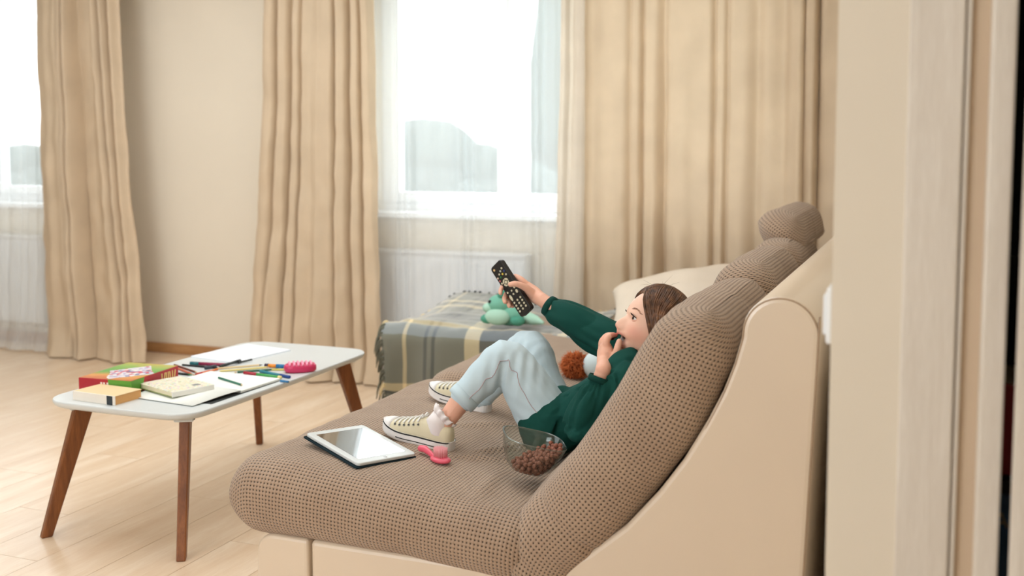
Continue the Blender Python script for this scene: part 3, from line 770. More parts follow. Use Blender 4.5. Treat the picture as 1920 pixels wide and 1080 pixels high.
MB().box((-0.0005, -0.003, 0.0), (KB[0], 0.0005, KB[2]), Ma).build('spine', solid((232, 230, 222), 0.5), pk, 0.001)
# open notebook: right leaf block thick, left leaf lifting a little over its dark cover
nb = empty('notebook', (-2.25, 2.95, TZ), 'open blank notebook with cream pages and a dark cover', 'notebook')
a, b, c = Vector((-2.107, 2.905)), Vector((-2.097, 3.118)), Vector((-2.40, 3.165))
quad_box('page_block', (a.x, a.y), (b.x, b.y), (c.x, c.y), TZ + 0.001, TZ + 0.009, solid((236, 237, 230), 0.8), nb, 0.001)
quad_box('cover', (a.x + 0.002, a.y - 0.16), (b.x + 0.002, b.y + 0.002), (c.x - 0.002, c.y), TZ, TZ + 0.001, solid((26, 30, 28), 0.6), nb, 0)
gr_v = []; gr_f = []; NU = 14
for j in range(2):
    for i in range(NU + 1):
        t_ = i / NU; y = 2.905 - 0.212 * t_
        zz = TZ + 0.0095 + 0.002 * math.sin(math.pi * min(1, t_ * 1.4)) * (1 - t_) - 0.0065 * t_ ** 2
        e = Vector((-2.107, y)) if j == 0 else Vector((-2.405, y + 0.028))
        gr_v.append((e.x - 0.03 * t_ * (j == 0), e.y, zz))
for i in range(NU): gr_f.append((i, i + 1, NU + 2 + i, NU + 1 + i))
o = put('page', mesh('page', gr_v, gr_f), solid((238, 239, 232), 0.8), nb)
s_ = o.modifiers.new('thick', 'SOLIDIFY'); s_.thickness = 0.0015; s_.offset = -1
# stack of blank paper
pa = [at_z(358, 670, TZ), at_z(440, 682, TZ), at_z(530, 656, TZ), at_z(450, 643, TZ)]
ps = quad_box('paper_pad', pa[0], pa[1], pa[2], TZ, TZ + 0.006, solid((240, 243, 248), 0.7), None, 0.0008)
tag(ps, 'pad of blank white paper at the far side of the table', 'paper')
# pencils and pens
def stick(kind, p0, p1, r, cols, label, lift=0.0, z=None):
    z = TZ + r + lift
    a = at_z(*p0, z); b = at_z(*p1, z)
    root = empty(kind, (a + b) / 2 - Vector((0, 0, r)), label, kind.replace('colored_', '').replace('_pen', ' pen').replace('_', ' '), 'pencils and pens on the table')
    seq = cols; pos = 0.0
    for nm, frac, c in seq:
        q0 = a.lerp(b, pos); q1 = a.lerp(b, pos + frac); pos += frac
        if nm == 'tip': MB().tube([q0, q1], [r * 0.9, r * 0.15], 8).build('tip', solid(c), root)
        else: MB().tube([q0, q1], r if nm == 'barrel' else r * 1.08, 8 if 'marker' in kind else 6, smooth='marker' in kind).build(nm, solid(c, 0.4), root)
TIP = (214, 180, 140)
stick('marker_pen', (357, 681), (424, 684), 0.0062, [('cap', .25, (30, 104, 110)), ('barrel', .75, (140, 36, 70))], 'crimson marker with a teal cap near the white paper')
stick('pencil', (342, 684), (418, 691), 0.0036, [('barrel', .92, (26, 28, 30)), ('tip', .08, TIP)], 'black pencil just below the crimson marker')
stick('pencil', (327, 684), (371, 699), 0.0036, [('barrel', .9, (110, 50, 32)), ('tip', .1, TIP)], 'brown pencil beside the board game box')
stick('pencil', (329, 689), (362, 702), 0.0038, [('barrel', .9, (214, 112, 84)), ('tip', .1, TIP)], 'salmon orange pencil next to the brown pencil')
stick('marker_pen', (413, 687), (450, 676), 0.0058, [('barrel', .75, (38, 46, 44)), ('cap', .25, (24, 28, 28))], 'dark grey marker leaning towards the white paper', 0.004)
stick('pencil', (447, 680), (472, 674), 0.0036, [('barrel', 1, (40, 44, 42))], 'short dark pencil beyond the dark grey marker', 0.002)
stick('pencil', (363, 703), (394, 695), 0.0038, [('tip', .12, TIP), ('barrel', .88, (196, 40, 40))], 'red pencil behind the small picture book')
stick('pencil', (380, 700), (408, 692), 0.0038, [('barrel', 1, (226, 120, 60))], 'bright orange pencil meeting the red pencil')
stick('marker_pen', (384, 690), (405, 687), 0.006, [('cap', 1, (52, 62, 72))], 'slate pen cap lying by the orange pencil')
stick('pencil', (408, 691), (492, 684), 0.0036, [('barrel', .93, (222, 196, 152)), ('tip', .07, (60, 50, 40))], 'pale natural wood pencil in the middle of the table')
stick('pencil', (412, 696), (506, 688), 0.0036, [('barrel', .93, (226, 206, 130)), ('tip', .07, TIP)], 'pale yellow pencil behind the notebook')
stick('pencil', (440, 698), (521, 692), 0.0038, [('tip', .06, TIP), ('barrel', .94, (34, 92, 70))], 'dark green pencil crossing behind the notebook')
stick('marker_pen', (458, 699), (527, 708), 0.006, [('cap', .35, (166, 30, 48)), ('barrel', .58, (62, 156, 76)), ('cap', .07, (230, 214, 140))], 'green marker with a red cap at the notebook corner', 0.004)
stick('marker_pen', (488, 696), (543, 707), 0.0055, [('barrel', .7, (40, 130, 150)), ('cap', .3, (24, 66, 140))], 'teal marker with a blue end beside the pink brush case')
stick('pencil', (526, 714), (541, 716), 0.004, [('barrel', 1, (34, 110, 160))], 'tiny blue pencil stub at the near table edge')
stick('marker_pen', (497, 685), (533, 687), 0.0068, [('cap', .18, (52, 36, 58)), ('barrel', .42, (228, 140, 40)), ('cap', .4, (30, 110, 160))], 'short orange marker with dark and blue ends')
stick('pencil', (500, 693), (534, 693), 0.0036, [('barrel', 1, (206, 190, 90))], 'olive yellow pencil under the orange marker')
stick('pencil', (335, 700), (360, 703), 0.004, [('barrel', .75, (24, 40, 40)), ('tip', .25, (40, 130, 70))], 'dark pencil with a green tip between box and picture book')
stick('pencil', (410, 708), (455, 722), 0.0036, [('barrel', .95, (48, 112, 92)), ('tip', .05, TIP)], 'green pencil lying alone on the notebook page', 0.0095)
# pink brush-like case
pc = at_z(563, 697, TZ); pang = math.radians(38)
pcase = empty('pink_case', pc, 'pink oval case with a ribbed pale top on the table', 'case')
Mc = Matrix.Translation(pc) @ Matrix.Rotation(pang, 4, 'Z')
m = MB(); ring = [(0.058 * math.copysign(abs(math.cos(a)) ** 0.75, math.cos(a)), 0.03 * math.copysign(abs(math.sin(a)) ** 0.75, math.sin(a))) for a in np.linspace(0, 2 * math.pi, 33)[:-1]]
pr_ = [(0.86, 0.001), (1.0, 0.008), (1.0, 0.022), (0.9, 0.03)]
vv = [Mc @ Vector((x * k, y * k, z)) for k, z in pr_ for x, y in ring]; n = 32
m.add(vv, [(j * n + i, j * n + (i + 1) % n, (j + 1) * n + (i + 1) % n, (j + 1) * n + i) for j in range(3) for i in range(n)], True)
m.f += [tuple(range(n - 1, -1, -1)), tuple(3 * n + i for i in range(n))]; m.sm += [False, False]
m.build('body', solid((206, 52, 98), 0.4), pcase)
for k in range(6):
    x = -0.038 + 0.0152 * k; hw = 0.026 * math.sqrt(1 - (x / 0.056) ** 2)
    MB().tube([Mc @ Vector((x, -hw, 0.03)), Mc @ Vector((x, -hw * 0.5, 0.0345)), Mc @ Vector((x, hw * 0.5, 0.0345)), Mc @ Vector((x, hw, 0.03))], 0.0048, 8, round_ends=True).build('rib', solid((240, 150, 176), 0.4), pcase)

# ================================================================== THINGS ON THE SOFA
dg = bpy.context.evaluated_depsgraph_get()
def bvh_of(objs):
    V = []; F = []
    for o in objs:
        b = len(V); mw = o.matrix_world
        V += [v.co for v in o.data.vertices]; F += [tuple(b + i for i in p.vertices) for p in o.data.polygons]
    return BVHTree.FromPolygons(V, F)
seat_objs = [o for o in sofa.children if o.name.startswith('seat_cushion')]
SEAT = bvh_of(seat_objs)
ALLSOFA = bvh_of([o for o in sofa.children if o.name.startswith(('seat_cushion', 'back_cushion'))])
def seat_z(x, y):
    h = SEAT.ray_cast(Vector((x, y, 1.5)), Vector((0, 0, -1)))[0]
    return h.z if h else 0.43
# tablet on its dark cover
A = Vector((-1.547, 2.412)); Bq = Vector((-1.321, 2.302)); Dq = Vector((-1.407, 2.540))
ex = (Bq - A).normalized(); ey = Vector((-ex.y, ex.x)); wlen, hlen = 0.248, 0.186
sl, tl = -0.12, -0.055
z0 = max(seat_z(*(A + ex * u + ey * w_)) - sl * u - tl * w_ for u in np.linspace(0, wlen, 9) for w_ in np.linspace(0, hlen, 7)) - 0.003
X_ = Vector((ex.x, ex.y, sl)).normalized(); Y_ = Vector((ey.x, ey.y, tl)); Z_ = X_.cross(Y_).normalized(); Y_ = Z_.cross(X_)
Mt = Matrix.Translation((A.x, A.y, z0)) @ Matrix(((X_.x, Y_.x, Z_.x, 0), (X_.y, Y_.y, Z_.y, 0), (X_.z, Y_.z, Z_.z, 0), (0, 0, 0, 1)))
tab = empty('tablet', Mt @ Vector((wlen / 2, hlen / 2, 0)), 'white framed tablet lying on its dark cover on the sofa seat', 'tablet')
def slab(poly, za, zb, MM): return MB().prism(poly, lambda p, k: MM @ Vector((p[0], p[1], (za, zb)[k])))
slab(rrect(-0.004, wlen + 0.003, -0.006, hlen + 0.002, 0.008, 5), 0.0, 0.004, Mt).build('cover', cloth('dark_felt_cover', (28, 44, 50), 700), tab, 0.001)
bodyo = slab(rrect(0, wlen, 0, hlen, 0.011, 6), 0.005, 0.0135, Mt).build('body', M['white'], tab, 0.0025)
def screen_mat():
    t = NT('glossy_screen'); t.base(lin((36, 38, 42))); t.set(Roughness=0.04); t.b.inputs['Specular IOR Level'].default_value = 1.0
    t.b.inputs['Coat Weight'].default_value = 1.0; t.b.inputs['Coat Roughness'].default_value = 0.02; t.b.inputs['Coat IOR'].default_value = 2.6; return t.m
slab([(0.024, 0.018), (wlen - 0.024, 0.018), (wlen - 0.024, hlen - 0.018), (0.024, hlen - 0.018)], 0.0132, 0.0139, Mt).build('screen', screen_mat(), tab)
hb = MB().tube([Mt @ Vector((wlen - 0.0125, hlen / 2, 0.0132)), Mt @ Vector((wlen - 0.0125, hlen / 2, 0.0138))], 0.0055, 16).build('home_button', solid((206, 208, 210), 0.3), tab)
# hairbrush
def brush():
    c = at_z(826, 862, 0.442); c.z = seat_z(c.x, c.y)
    h1 = at_z(778, 847, 0.44); h1.z = seat_z(h1.x, h1.y)
    d = (h1 - c); d.z = 0; d.normalize(); s = Vector((-d.y, d.x, 0))
    root = empty('hairbrush', c, 'small pink hairbrush with pale bristles lying in front of the shoe', 'hairbrush')
    Mx = Matrix.Translation(c) @ Matrix(((d.x, s.x, 0, 0), (d.y, s.y, 0, 0), (0, 0, 1, 0), (0, 0, 0, 1)))
    pink = solid((226, 92, 112), 0.3)
    MB().ball((0, 0, 0.009), (0.033, 0.022, 0.009), 28, 12, None).v
    b = MB().ball((0, 0, 0), (0.034, 0.022, 0.0095), 28, 12)
    b.v = [Mx @ (p + Vector((0, 0, 0.009))) for p in b.v]
    b.build('head', pink, root)
    hz = h1.z - c.z
    b = MB().tube([Mx @ Vector((0.026, 0, 0.009)), Mx @ Vector((0.045, 0, 0.012 + hz * .5)), Mx @ Vector((0.065, 0, 0.014 + hz)), Mx @ Vector((0.083, 0, 0.012 + hz))], [0.0065, 0.0072, 0.0095, 0.009], 12, round_ends=True)
    b.build('handle', pink, root)
    br = MB(); 
    for i in range(-6, 7):
        for j in range(-3, 4):
            x, y = i * 0.0030, j * 0.0042
            if (x / 0.021) ** 2 + (y / 0.0155) ** 2 < 1:
                br.tube([Mx @ Vector((x, y, 0.015)), Mx @ Vector((x * 1.05, y * 1.05, 0.041))], [0.0008, 0.0006], 5)
    o = br.build('bristles', solid((244, 172, 176), 0.6), root); o['kind'] = 'stuff'
brush()
# glass bowl
BC = Vector((-0.932, 2.462)); bz = 0.440
d_h = Vector((FW.x, FW.y, 0)).normalized()
Rb = Matrix.Rotation(math.radians(14), 4, d_h) @ Matrix.Rotation(math.radians(30), 4, 'Z')
Mw = Matrix.Translation((BC.x, BC.y, bz)) @ Rb
bowl = empty('glass_bowl', (BC.x, BC.y, bz - 0.01), 'clear rounded square glass bowl of chocolate cereal balls leaning on the sofa', 'bowl')
def sq(a, r, p): return r * math.copysign(abs(math.cos(a)) ** p, math.cos(a)), r * math.copysign(abs(math.sin(a)) ** p, math.sin(a))
BP = [(0.0, 0.002, 0.8), (0.028, 0.002, 0.8), (0.042, 0.006, 0.78), (0.056, 0.02, 0.76), (0.067, 0.042, 0.72), (0.075, 0.066, 0.68), (0.080, 0.088, 0.66)]
outer = BP; inner = [(max(0, r - 0.003), z + (0.003 if i < 3 else 0.0008), p) for i, (r, z, p) in enumerate(BP)]
profile = outer + [(0.0795, 0.0895, 0.66), (0.078, 0.0895, 0.66)] + inner[::-1]
n = 64; v = []; f = []
for r, z, p in profile:
    for k in range(n):
        x, y = sq(2 * math.pi * k / n, r, p); v.append(Mw @ Vector((x, y, z)))
for j in range(len(profile) - 1):
    for k in range(n): f.append((j * n + k, j * n + (k + 1) % n, (j + 1) * n + (k + 1) % n, (j + 1) * n + k))
me = mesh('bowl_wall', v, f); fix_normals(me); put('bowl_wall', me, M['glass'], bowl)
rim = MB().tube([Mw @ Vector((*sq(2 * math.pi * k / n, 0.0797, 0.66), 0.0885)) for k in range(n)] + [Mw @ Vector((*sq(0, 0.0797, 0.66), 0.0885))], 0.0016, 8)
rim.build('rim', glass('rim_glass', (0.80, 0.86, 0.84, 1), 0.1, 2.2), bowl)
# cereal balls
cr = 0.0062
cm = NT('chocolate_cereal'); g = cm.n('ShaderNodeTexCoord').outputs['Object']; nn = cm.n('ShaderNodeTexNoise', i_Vector=g, i_Scale=300.0, i_Detail=3.0).outputs[0]
cm.base(cm.ramp(nn, [(0.3, lin((112, 62, 46))), (0.7, lin((166, 102, 78)))])); cm.set(Roughness=0.7); cm.bump(nn, 0.6, 0.001)
proto = MB().ball((0, 0, 0), cr, 12, 8)
for i, p in enumerate(proto.v): proto.v[i] = p * (1 + 0.09 * nz(p, 330))
tmp = proto.build('cereal_ball', cm.m); cme = tmp.data; bpy.data.objects.remove(tmp)
rnd = random.Random(5); placed = []
inv = Rb.to_3x3().inverted(); up_l = inv @ Vector((0, 0, 1)); side_l = inv @ RT
tries = 0
# poured from below upwards: candidates sorted by height so that each rests on others or on the glass
cands = []
for _ in range(26000):
    z = rnd.uniform(0.008, 0.085); rr = np.interp(z, [q[1] for q in inner[1:]], [q[0] for q in inner[1:]]) - cr
    a = rnd.uniform(0, 2 * math.pi); q = math.sqrt(rnd.random()); x, y = sq(a, rr * q, 0.75 if rr > 0 else 1)
    p = Vector((x, y, z)); hgt = p.dot(up_l); sd = p.dot(side_l)
    if hgt < 0.036 + 0.36 * sd and hgt > 0.0: cands.append((hgt, p))
cands.sort(key=lambda t: t[0])
for hgt, p in cands:
    if all((p - q).length > cr * 1.93 for q in placed): placed.append(p)
    if len(placed) >= 280: break
for p in placed:
    o = bpy.data.objects.new('cereal_ball', cme); col.objects.link(o)
    o.location = Mw @ p; o.rotation_euler = (rnd.random() * 6, rnd.random() * 6, 0); s_ = rnd.uniform(0.9, 1.08); o.scale = (s_, s_, s_)
    tag(o, 'round chocolate cereal ball in the glass bowl', 'cereal', 'cereal balls in the bowl')
# plaid blanket over the far section
def plaid():
    t = NT('plaid_wool'); uv = t.n('ShaderNodeUVMap').outputs[0]; s = t.n('ShaderNodeSeparateXYZ', i_0=uv)
    def bands(x, stops, wig):
        r = t.ramp(t.math('FRACT', t.math('DIVIDE', x, wig)), stops); r.node.color_ramp.interpolation = 'CONSTANT'; return r
    gcol, dk, crm, blk = (0.5, 0.5, 0.5, 1), (0.16, 0.16, 0.16, 1), (0.95, 0.95, 0.95, 1), (0.08, 0.08, 0.08, 1)
    G, D, C_ = lin((116, 116, 102)), lin((40, 44, 46)), lin((226, 206, 160))
    K = lin((34, 38, 42)); B_ = lin((150, 160, 166))
    U = bands(s.outputs[0], [(0, G), (0.10, C_), (0.115, G), (0.19, K), (0.205, G), (0.225, K), (0.24, G), (0.36, C_), (0.425, D), (0.72, C_), (0.76, G)], 1.15)
    V = bands(s.outputs[1], [(0, G), (0.18, C_), (0.23, K), (0.25, G), (0.29, C_), (0.34, G), (0.50, D), (0.66, G), (0.78, C_), (0.82, B_), (0.9, G)], 0.78)
    w = t.math('GREATER_THAN', t.math('FRACT', t.math('MULTIPLY', t.math('ADD', s.outputs[0], s.outputs[1]), 220.0)), 0.5)
    fz = t.n('ShaderNodeTexNoise', i_Vector=uv, i_Scale=400.0, i_Detail=2.0).outputs[0]
    avg = t.mix(0.5, U, V)
    t.base(t.mix(0.25, avg, t.mix(w, U, V))); t.set(Roughness=0.95); t.b.inputs['Specular IOR Level'].default_value = 0.1; t.b.inputs['Sheen Weight'].default_value = 1.0
    t.bump(fz, 0.4, 0.002); return t.m
M['plaid'] = plaid()
blx0, blx1 = -2.30, -1.36
def bl_point(a, b):
    """a along x from the left edge, b from the back edge over the top and down the front"""
    x = blx0 + a; ft = 0.62; rr = 0.07
    topz = 0.468 + 0.012 * math.sin(a * 7) * (1 if b < ft else 0)
    if b < ft: y = 4.90 - b; z = topz
    elif b < ft + rr * 1.57:
        q = (b - ft) / rr; y = 4.90 - ft - rr * math.sin(q); z = topz - rr * (1 - math.cos(q))
    else: y = 4.90 - ft - rr; z = topz - rr - (b - ft - rr * 1.57)
    z += 0.05 * max(0, 1 - b / 0.35) * (0.6 + 0.5 * math.sin(a * 5 + 1))      # bunched towards the back
    hang = max(0, (b - ft) / 0.3)
    y += -0.012 * min(1, hang) * (1 + math.sin(a * 24 + 1.2 * hang)) + 0.006 * nz((a, b, 0), 9)
    z += 0.010 * nz((a, b, 2), 7) + 0.006 * abs(nz((a, b, 5), 14))
    if a < 0.10:                                                               # left edge sags round the corner
        q = (0.10 - a) / 0.10; z -= 0.045 * q * q * (1 if b < ft else 0.0); x += 0.03 * q * q * hang
    return Vector((x, y, max(z, 0.03)))
NA, NB = 110, 110; AL, BL = blx1 - blx0, 1.03
v = [bl_point(AL * i / NA, BL * j / NB) for j in range(NB + 1) for i in range(NA + 1)]
uvb = [(AL * i / NA, BL * j / NB) for j in range(NB + 1) for i in range(NA + 1)]
f = [(j * (NA + 1) + i, j * (NA + 1) + i + 1, (j + 1) * (NA + 1) + i + 1, (j + 1) * (NA + 1) + i) for j in range(NB) for i in range(NA)]
blk = empty('plaid_blanket', (-1.9, 4.5, 0.45), 'grey green plaid blanket with fringe draped over the far end of the sofa', 'blanket')
bo = put('cloth', mesh('cloth', v, f, True, uvb), M['plaid'], blk)
s_ = bo.modifiers.new('thick', 'SOLIDIFY'); s_.thickness = 0.006; s_.offset = 1
fr_cols = [(60, 62, 58), (206, 184, 140), (96, 98, 84), (44, 48, 50)]
rnt = random.Random(4)
def tassel(p, out, dn, L, c):
    side = out.cross(V3((0, 0, 1)))
    pts = []
    for i in range(6):
        t = i / 5
        pts.append(p - out * 0.008 + out * L * (0.75 * t - 0.18 * t * t) + V3((0, 0, 0.006 * math.sin(3 * t) - dn * L * t * t)) + side * rnt.uniform(-0.006, 0.006) * t)
    for q in pts: q.z = max(q.z, 0.01)
    r = rnt.uniform(0.004, 0.0065)
    MB().tube(pts, [r, r * 1.1, r, r * 0.9, r * 0.7, r * 0.3], 6).build('tassel', solid(c, 0.95), blk)
V3 = Vector
for k in range(64):
    b = BL * (k + rnt.uniform(0.1, 0.9)) / 64
    p = bl_point(0.0, b); hang = b > 0.66
    m_ = (b / 0.78) % 1.0
    c = (226, 206, 160) if (0.18 < m_ < 0.23 or 0.29 < m_ < 0.34 or 0.78 < m_ < 0.82) else ((40, 44, 48) if 0.5 < m_ < 0.72 else (104, 104, 90))
    out = V3((-1, rnt.uniform(-0.5, 0.2), 0)).normalized()
    tassel(p, out, 1.3 if hang else 0.9, rnt.uniform(0.035, 0.075), c)
for k in range(26):
    a = 0.03 + k * 0.036 + rnt.uniform(-0.012, 0.012)
    p = bl_point(a, 0.0)
    c = [(40, 44, 48), (40, 44, 48), (104, 104, 90), (210, 190, 150)][int(a * 9) % 4]
    tassel(p, V3((rnt.uniform(-0.4, 0.2), 1, 0)).normalized(), 0.5, rnt.uniform(0.03, 0.06), c)
# pillows
def pillow(name, c, size, rot, mat, label, cat='pillow', seed=0, pw=0.5):
    n = 40; v = []; f = []
    for sgn in (1, -1):
        for j in range(n + 1):
            for i in range(n + 1):
                a, b = -1 + 2 * i / n, -1 + 2 * j / n
                e = max(0, (1 - a ** 4)) * max(0, (1 - b ** 4))
                pin = 1 - 0.06 * (1 - a * a) * 0 - 0.05 * (a * a * b * b)
                k = 1 - 0.09 * (1 - abs(a) ** 2) * abs(b) ** 2
                k2 = 1 - 0.09 * (1 - abs(b) ** 2) * abs(a) ** 2
                z = sgn * (e ** pw)
                p = Vector((a * size[0] * k2, b * size[1] * k, z * size[2] * (1 + 0.15 * nz((a, b, seed), 2.2))))
                v.append(rot @ p + Vector(c))
        b0 = (0 if sgn == 1 else (n + 1) ** 2)
        for j in range(n):
            for i in range(n):
                q = (b0 + j * (n + 1) + i, b0 + j * (n + 1) + i + 1, b0 + (j + 1) * (n + 1) + i + 1, b0 + (j + 1) * (n + 1) + i)
                f.append(q if sgn == 1 else q[::-1])
    me = mesh(name, v, f)
    bm = bmesh.new(); bm.from_mesh(me); bmesh.ops.remove_doubles(bm, verts=bm.verts[:], dist=0.0005); bmesh.ops.recalc_face_normals(bm, faces=bm.faces[:]); bm.to_mesh(me); bm.free()
    o = put(name, me, mat); return tag(o, label, cat)
E3 = lambda x, y, z: Matrix.Rotation(math.radians(z), 3, 'Z') @ Matrix.Rotation(math.radians(y), 3, 'Y') @ Matrix.Rotation(math.radians(x), 3, 'X')
M['cream'] = cloth('cream_cotton', (226, 212, 194), 600, 0, 0.03)
pillow('sofa_pillow', (-1.02, 4.58, 0.565), (0.31, 0.22, 0.10), E3(26, -12, 8), M['cream'], 'large cream pillow lying at the far corner of the sofa')
pillow('fluffy_pillow', (-0.985, 4.13, 0.485), (0.13, 0.10, 0.05), E3(28, 0, 12), cloth('white_fluff', (244, 244, 244), 160, 0, 0.03, 0.95, 0.9), 'small white fluffy pillow in front of the large cream pillow', 'pillow', 4)
# green plush
def plush_green():
    c = at_y(958, 588, 4.36); z0 = 0.485
    root = empty('plush_toy', (c.x, c.y, z0 - 0.02), 'mint green plush toy lying on the plaid blanket behind the remote', 'plush toy')
    x, y = c.x, c.y
    g1 = cloth('mint_plush', (120, 180, 158), 260, 0, 0.1, 0.95, 0.8); g2 = cloth('dark_mint_plush', (84, 152, 130), 260, 0, 0.1, 0.95, 0.8); g3 = cloth('pale_mint_plush', (172, 210, 190), 260, 0, 0.1, 0.95, 0.8)
    MB().ball((x - 0.005, y, z0 + 0.035), (0.085, 0.065, 0.05), 24, 16).build('body', g1, root)
    h = MB().ball((x - 0.045, y - 0.02, z0 + 0.082), (0.055, 0.05, 0.042), 24, 16).build('head', g1, root)
    MB().ball((x - 0.09, y - 0.035, z0 + 0.065), (0.03, 0.03, 0.022), 16, 12).build('snout', g3, h)
    MB().ball((x - 0.04, y - 0.06, z0 + 0.03), (0.06, 0.03, 0.036), 20, 14).build('belly', g3, root)
    for dx, dy in ((-0.045, 0.02), (-0.03, -0.045)): MB().ball((x + dx, y + dy, z0 + 0.125), (0.015, 0.012, 0.014), 14, 10).build('ear', g2, h)
    MB().ball((x - 0.078, y - 0.058, z0 + 0.096), 0.008, 10, 8).build('eye', M['black'], h)
    for dx, dy in ((-0.09, -0.05), (0.055, -0.06), (0.07, 0.03)): MB().ball((x + dx, y + dy, z0 + 0.018), (0.034, 0.026, 0.022), 16, 12).build('paw', g2, root)
    for k in range(4): MB().ball((x + 0.0 + k * 0.026, y + 0.0, z0 + 0.088 - k * 0.012), (0.011, 0.008, 0.016), 10, 8).build('back_spike', g2, root)
    MB().tube([(x + 0.07, y, z0 + 0.025), (x + 0.12, y - 0.01, z0 + 0.018), (x + 0.16, y - 0.03, z0 + 0.012)], [0.03, 0.022, 0.008], 14, round_ends=True).build('tail', g3, root)
plush_green()
# toy with the orange fur beside the child
def plush_orange():
    c = at_z(1078, 694, 0.466); z0 = seat_z(c.x, c.y)
    root = empty('furry_toy', (c.x + 0.05, c.y, z0), 'toy with an orange fur ball head and pale blue body beside the child', 'plush toy')
    ctr = Vector((c.x, c.y, z0 + 0.044))
    fur1 = plain('orange_fur', (196, 104, 52), 0.9, 0.25, 40)
    MB().ball(ctr, 0.036, 20, 14).build('head', fur1, root)
    m = MB(); rnd = random.Random(3)
    for k in range(1500):
        d = Vector((rnd.gauss(0, 1), rnd.gauss(0, 1), rnd.gauss(0, 1))).normalized()
        L = rnd.uniform(0.014, 0.022); j = Vector((rnd.gauss(0, 1), rnd.gauss(0, 1), rnd.gauss(0, 1) - 0.4)) * 0.006
        p0 = ctr + d * 0.033; p1 = p0 + d * L * 0.6; p2 = p0 + d * L + j
        if p2.z < z0 + 0.002: p2.z = z0 + 0.002
        m.tube([p0, p1, p2], [0.0022, 0.0018, 0.0004], 3)
    o = m.build('fur', fur1, root, fix=False); o['kind'] = 'stuff'
    pb_ = cloth('pale_blue_plush', (206, 220, 222), 300, 0, 0.04, 0.95, 0.6)
    b = ctr + Vector((0.105, 0.0, 0.0))
    MB().ball((b.x, b.y, z0 + 0.05), (0.075, 0.055, 0.058), 24, 16).build('body', pb_, root)
    for s in (-1, 1): MB().tube([(b.x + 0.03, b.y + s * 0.04, z0 + 0.03), (b.x + 0.10, b.y + s * 0.055, z0 + 0.024)], [0.024, 0.02], 14, round_ends=True).build('leg', pb_, root)
plush_orange()
# ================================================================== REMOTE CONTROL
Rc = at_y(957, 541, 2.97)
Lr = (RT * -59 + UP * 90 + FW * 35).normalized()
Wr = (RT * 20 + UP * 21 + FW * -20.3); Wr = (Wr - Lr * Wr.dot(Lr)).normalized()
Nr = Wr.cross(Lr).normalized()
if Nr.dot(FW) > 0: Nr = -Nr
Mr = Matrix.Translation(Rc) @ Matrix(((Wr.x, Lr.x, Nr.x, 0), (Wr.y, Lr.y, Nr.y, 0), (Wr.z, Lr.z, Nr.z, 0), (0, 0, 0, 1)))
RW, RL, RTh = 0.052, 0.182, 0.018
rem = empty('remote_control', Rc, 'black remote control with round pale buttons held up in the hand', 'remote control')
slab(rrect(-RW / 2, RW / 2, -RL / 2, RL / 2, 0.009, 6), -RTh, 0, Mr).build('body', M['black'], rem, 0.002, 3)
slab(rrect(-RW / 2 + 0.006, RW / 2 - 0.006, RL / 2 - 0.002, RL / 2 + 0.0015, 0.001, 2), -RTh + 0.004, -0.004, Mr).build('sender_window', solid((150, 152, 150), 0.3), rem)
def button(x, y, r, c, r2=None, name='button'):
    p = [(x + r * math.cos(a), y + (r2 or r) * math.sin(a)) for a in np.linspace(0, 2 * math.pi, 13)[:-1]]
    slab(p, -0.0004, 0.0018, Mr).build(name, solid(c, 0.5), rem)
CB = (214, 206, 178)
button(-0.014, 0.078, 0.0036, (232, 196, 140)); button(0.0145, 0.066, 0.0032, CB); 
for k, (x, y, c) in enumerate([(-0.019, 0.051, (216, 190, 170)), (-0.006, 0.057, CB), (0.004, 0.062, (200, 204, 190)), (-0.007, 0.047, (40, 120, 70)), (0.0055, 0.0505, (228, 204, 80)), (0.017, 0.054, (48, 66, 130)), (-0.018, 0.040, (190, 104, 104)), (0.0165, 0.042, CB), (-0.0165, 0.030, CB)]): button(x, y, 0.0031, c)
for a0 in (45, 135, 225, 315):
    poly = [(0.0 + 0.0125 * math.cos(math.radians(a)), 0.024 + 0.0125 * math.sin(math.radians(a))) for a in np.linspace(a0 - 38, a0 + 38, 8)] + [(0.0 + 0.0075 * math.cos(math.radians(a)), 0.024 + 0.0075 * math.sin(math.radians(a))) for a in np.linspace(a0 + 38, a0 - 38, 8)]
    slab(poly, -0.0004, 0.0016, Mr).build('ring_button', solid(CB, 0.5), rem)
button(0, 0.024, 0.005, CB)
button(-0.017, -0.004, 0.0032, CB); button(0.0005, -0.008, 0.003, CB); button(0.0165, -0.006, 0.0036, CB)
button(-0.0165, -0.024, 0.0045, CB, 0.0105, 'rocker_button'); button(-0.0005, -0.0195, 0.003, CB); button(0.0165, -0.02, 0.0045, CB, 0.006)
for i in range(4):
    for j in range(3): button(-0.0155 + 0.0155 * j, -0.042 - 0.0105 * i, 0.0034, CB)

